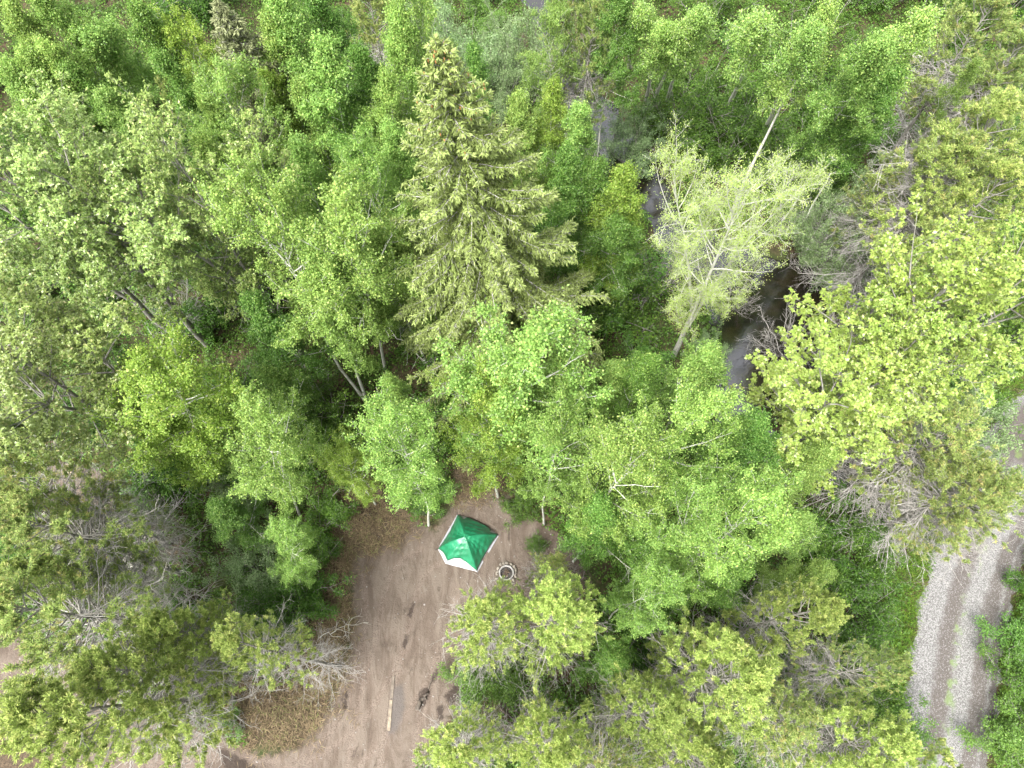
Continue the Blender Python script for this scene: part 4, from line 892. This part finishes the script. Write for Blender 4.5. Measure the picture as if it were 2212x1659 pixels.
# ------------------------------------------------------------------ timber and debris
def plank(name, p0, p1, wd, th, mat, label, cat, seed=1, z=0.03):
    rr = random.Random(seed); a, b = at(*p0), at(*p1); d = b - a; L = d.length; V, F = [], []; n = 24
    for i in range(n + 1):
        x = L * i / n; w0 = wd / 2 * (1 + rr.uniform(-.12, .12)); w1 = wd / 2 * (1 + rr.uniform(-.12, .12))
        for y, zz in ((-w0, 0), (w1, 0), (w1 * 0.92, th), (-w0 * 0.92, th)): V.append((x, y, zz + rr.uniform(-.004, .004)))
    for i in range(n):
        for j in range(4): F.append((i * 4 + j, i * 4 + (j + 1) % 4, i * 4 + 4 + (j + 1) % 4, i * 4 + 4 + j))
    F += [(3, 2, 1, 0), (n * 4, n * 4 + 1, n * 4 + 2, n * 4 + 3)]
    o = bm_obj(name, V, F, mat, None, False); o.location = a + Vector((0, 0, z)); o.rotation_euler = (0.04, 0, math.atan2(d.y, d.x)); return tagit(o, label, cat)
wood = plain_mat('weathered_timber', (0.15, 0.125, 0.10), (0.085, 0.07, 0.055), 5, 0.9, 0.3)
plank('timber_plank', (850, 1461), (846, 1508), 0.14, 0.05, wood, 'weathered timber plank, upper half of a broken pair on the dirt', 'plank', 1, 0.0)
plank('timber_plank', (845, 1512), (840, 1578), 0.15, 0.06, plain_mat('pale_timber', (0.24, 0.20, 0.145), (0.12, 0.098, 0.075), 5, 0.9, 0.3), 'paler timber plank, lower half of a broken pair on the dirt', 'plank', 2, 0.0)
ply = plain_mat('raw_plywood', (0.34, 0.27, 0.18), (0.22, 0.165, 0.10), 4, 0.8)
for i, (a, b, wd, lb) in enumerate([((140, 1012), (172, 1020), 0.55, 'large piece of pale plywood on the soil under the left cottonwood'), ((182, 1040), (197, 1045), 0.2, 'small offcut of pale plywood beside the larger piece'), ((118, 1130), (142, 1128), 0.22, 'pale wood scrap between the grey twigs at the left')]):
    plank('plywood_piece', a, b, wd, 0.02, ply, lb, 'plywood', 9 + i, 0.04)
deadw = M['dead']
def fallen(p0, p1, r, z0, z1, label, seed, mat=None, name='fallen_log', twigs=10):
    rr = np.random.default_rng(seed); a, b = np.array(at(*p0)), np.array(at(*p1)); a[2] = z0; b[2] = z1; n = 9; t = np.linspace(0, 1, n)[:, None]; P = a * (1 - t) + b * t
    P[1:-1] += rr.normal(size=(n - 2, 3)) * 0.06; g = Geo(); tubes(g, P[None], np.linspace(r, r * 0.35, n)[None], 7)
    if twigs:
        s, d = along(P[None], np.zeros(twigs, int), rr.uniform(0.3, 1, twigs)); B = grow(rr, s, d * 0.6 + nrm(rr.normal(size=(twigs, 3)) * [1, 1, .5]), rr.uniform(0.3, 1.1, twigs), 5, (0, 0, 0.1), 0.2); tubes(g, B, taper(twigs, 5, [r * 0.3 + 0.003], [0.004]), 4)
        j = np.repeat(np.arange(twigs), 4); s, d = along(B, j, rr.uniform(0.3, 1, len(j))); B2 = grow(rr, s, d + nrm(rr.normal(size=s.shape)) * 0.8, rr.uniform(0.15, 0.4, len(j)), 4, (0, 0, 0.1), 0.2); tubes(g, B2, taper(len(j), 4, [0.006], [0.003]), 3)
    o = mobj(name, g.mesh(name, mat or deadw, True)); return tagit(o, label, 'log' if name == 'fallen_log' else 'branch')
fallen((1160, 258), (1275, 205), 0.06, 0.5, 0.7, 'dark bare branch fallen across the upper creek', 1, M['bark_b'])
fallen((1220, 225), (1275, 190), 0.05, 0.0, 0.5, 'thin grey branch fallen beside the upper creek', 2)
fallen((1850, 243), (1910, 262), 0.05, 4.8, 5.0, 'white dead branch caught high in the far right stand, upper one', 3, M['bark_p'], 'dead_branch', 6)
fallen((1628, 248), (1715, 262), 0.05, 3.4, 3.6, 'white dead branch caught beside the forked white trunk', 4, M['bark_p'], 'dead_branch', 6)
fallen((1840, 260), (1905, 268), 0.04, 4.2, 4.2, 'white dead branch just beneath the upper caught one', 6, M['bark_p'], 'dead_branch', 4)
fallen((760, 1545), (835, 1555), 0.0, 0, 0, '', 8) if False else None
fallen((820, 720), (920, 800), 0.035, 2.2, 1.2, 'long bare branch hanging among the trunks below the spruce', 9, M['bark_w'], 'dead_branch', 14)
fallen((1690, 770), (1640, 660), 0.03, 0.1, 0.0, 'curved grey branch dipping into the pool', 10, None, 'fallen_branch', 14)
fallen((700, 1380), (760, 1350), 0.02, 0.8, 0.5, 'bare grey branch reaching over the dirt from the dry grass', 12, M['bark_p'], 'dead_branch', 10)
fallen((1080, 1530), (1140, 1545), 0.05, 0.1, 0.1, 'dark log on bare soil between the bottom pines', 13, M['bark_b'], 'fallen_log', 3)
fallen((903, 1532), (926, 1488), 0.12, 0.05, 0.05, 'short dark rotten log half buried in the dirt right of the plank', 15, plain_mat('rotten_log', (0.11, 0.09, 0.07), (0.04, 0.033, 0.027), 6, 0.95, 0.6), 'fallen_log', 2)
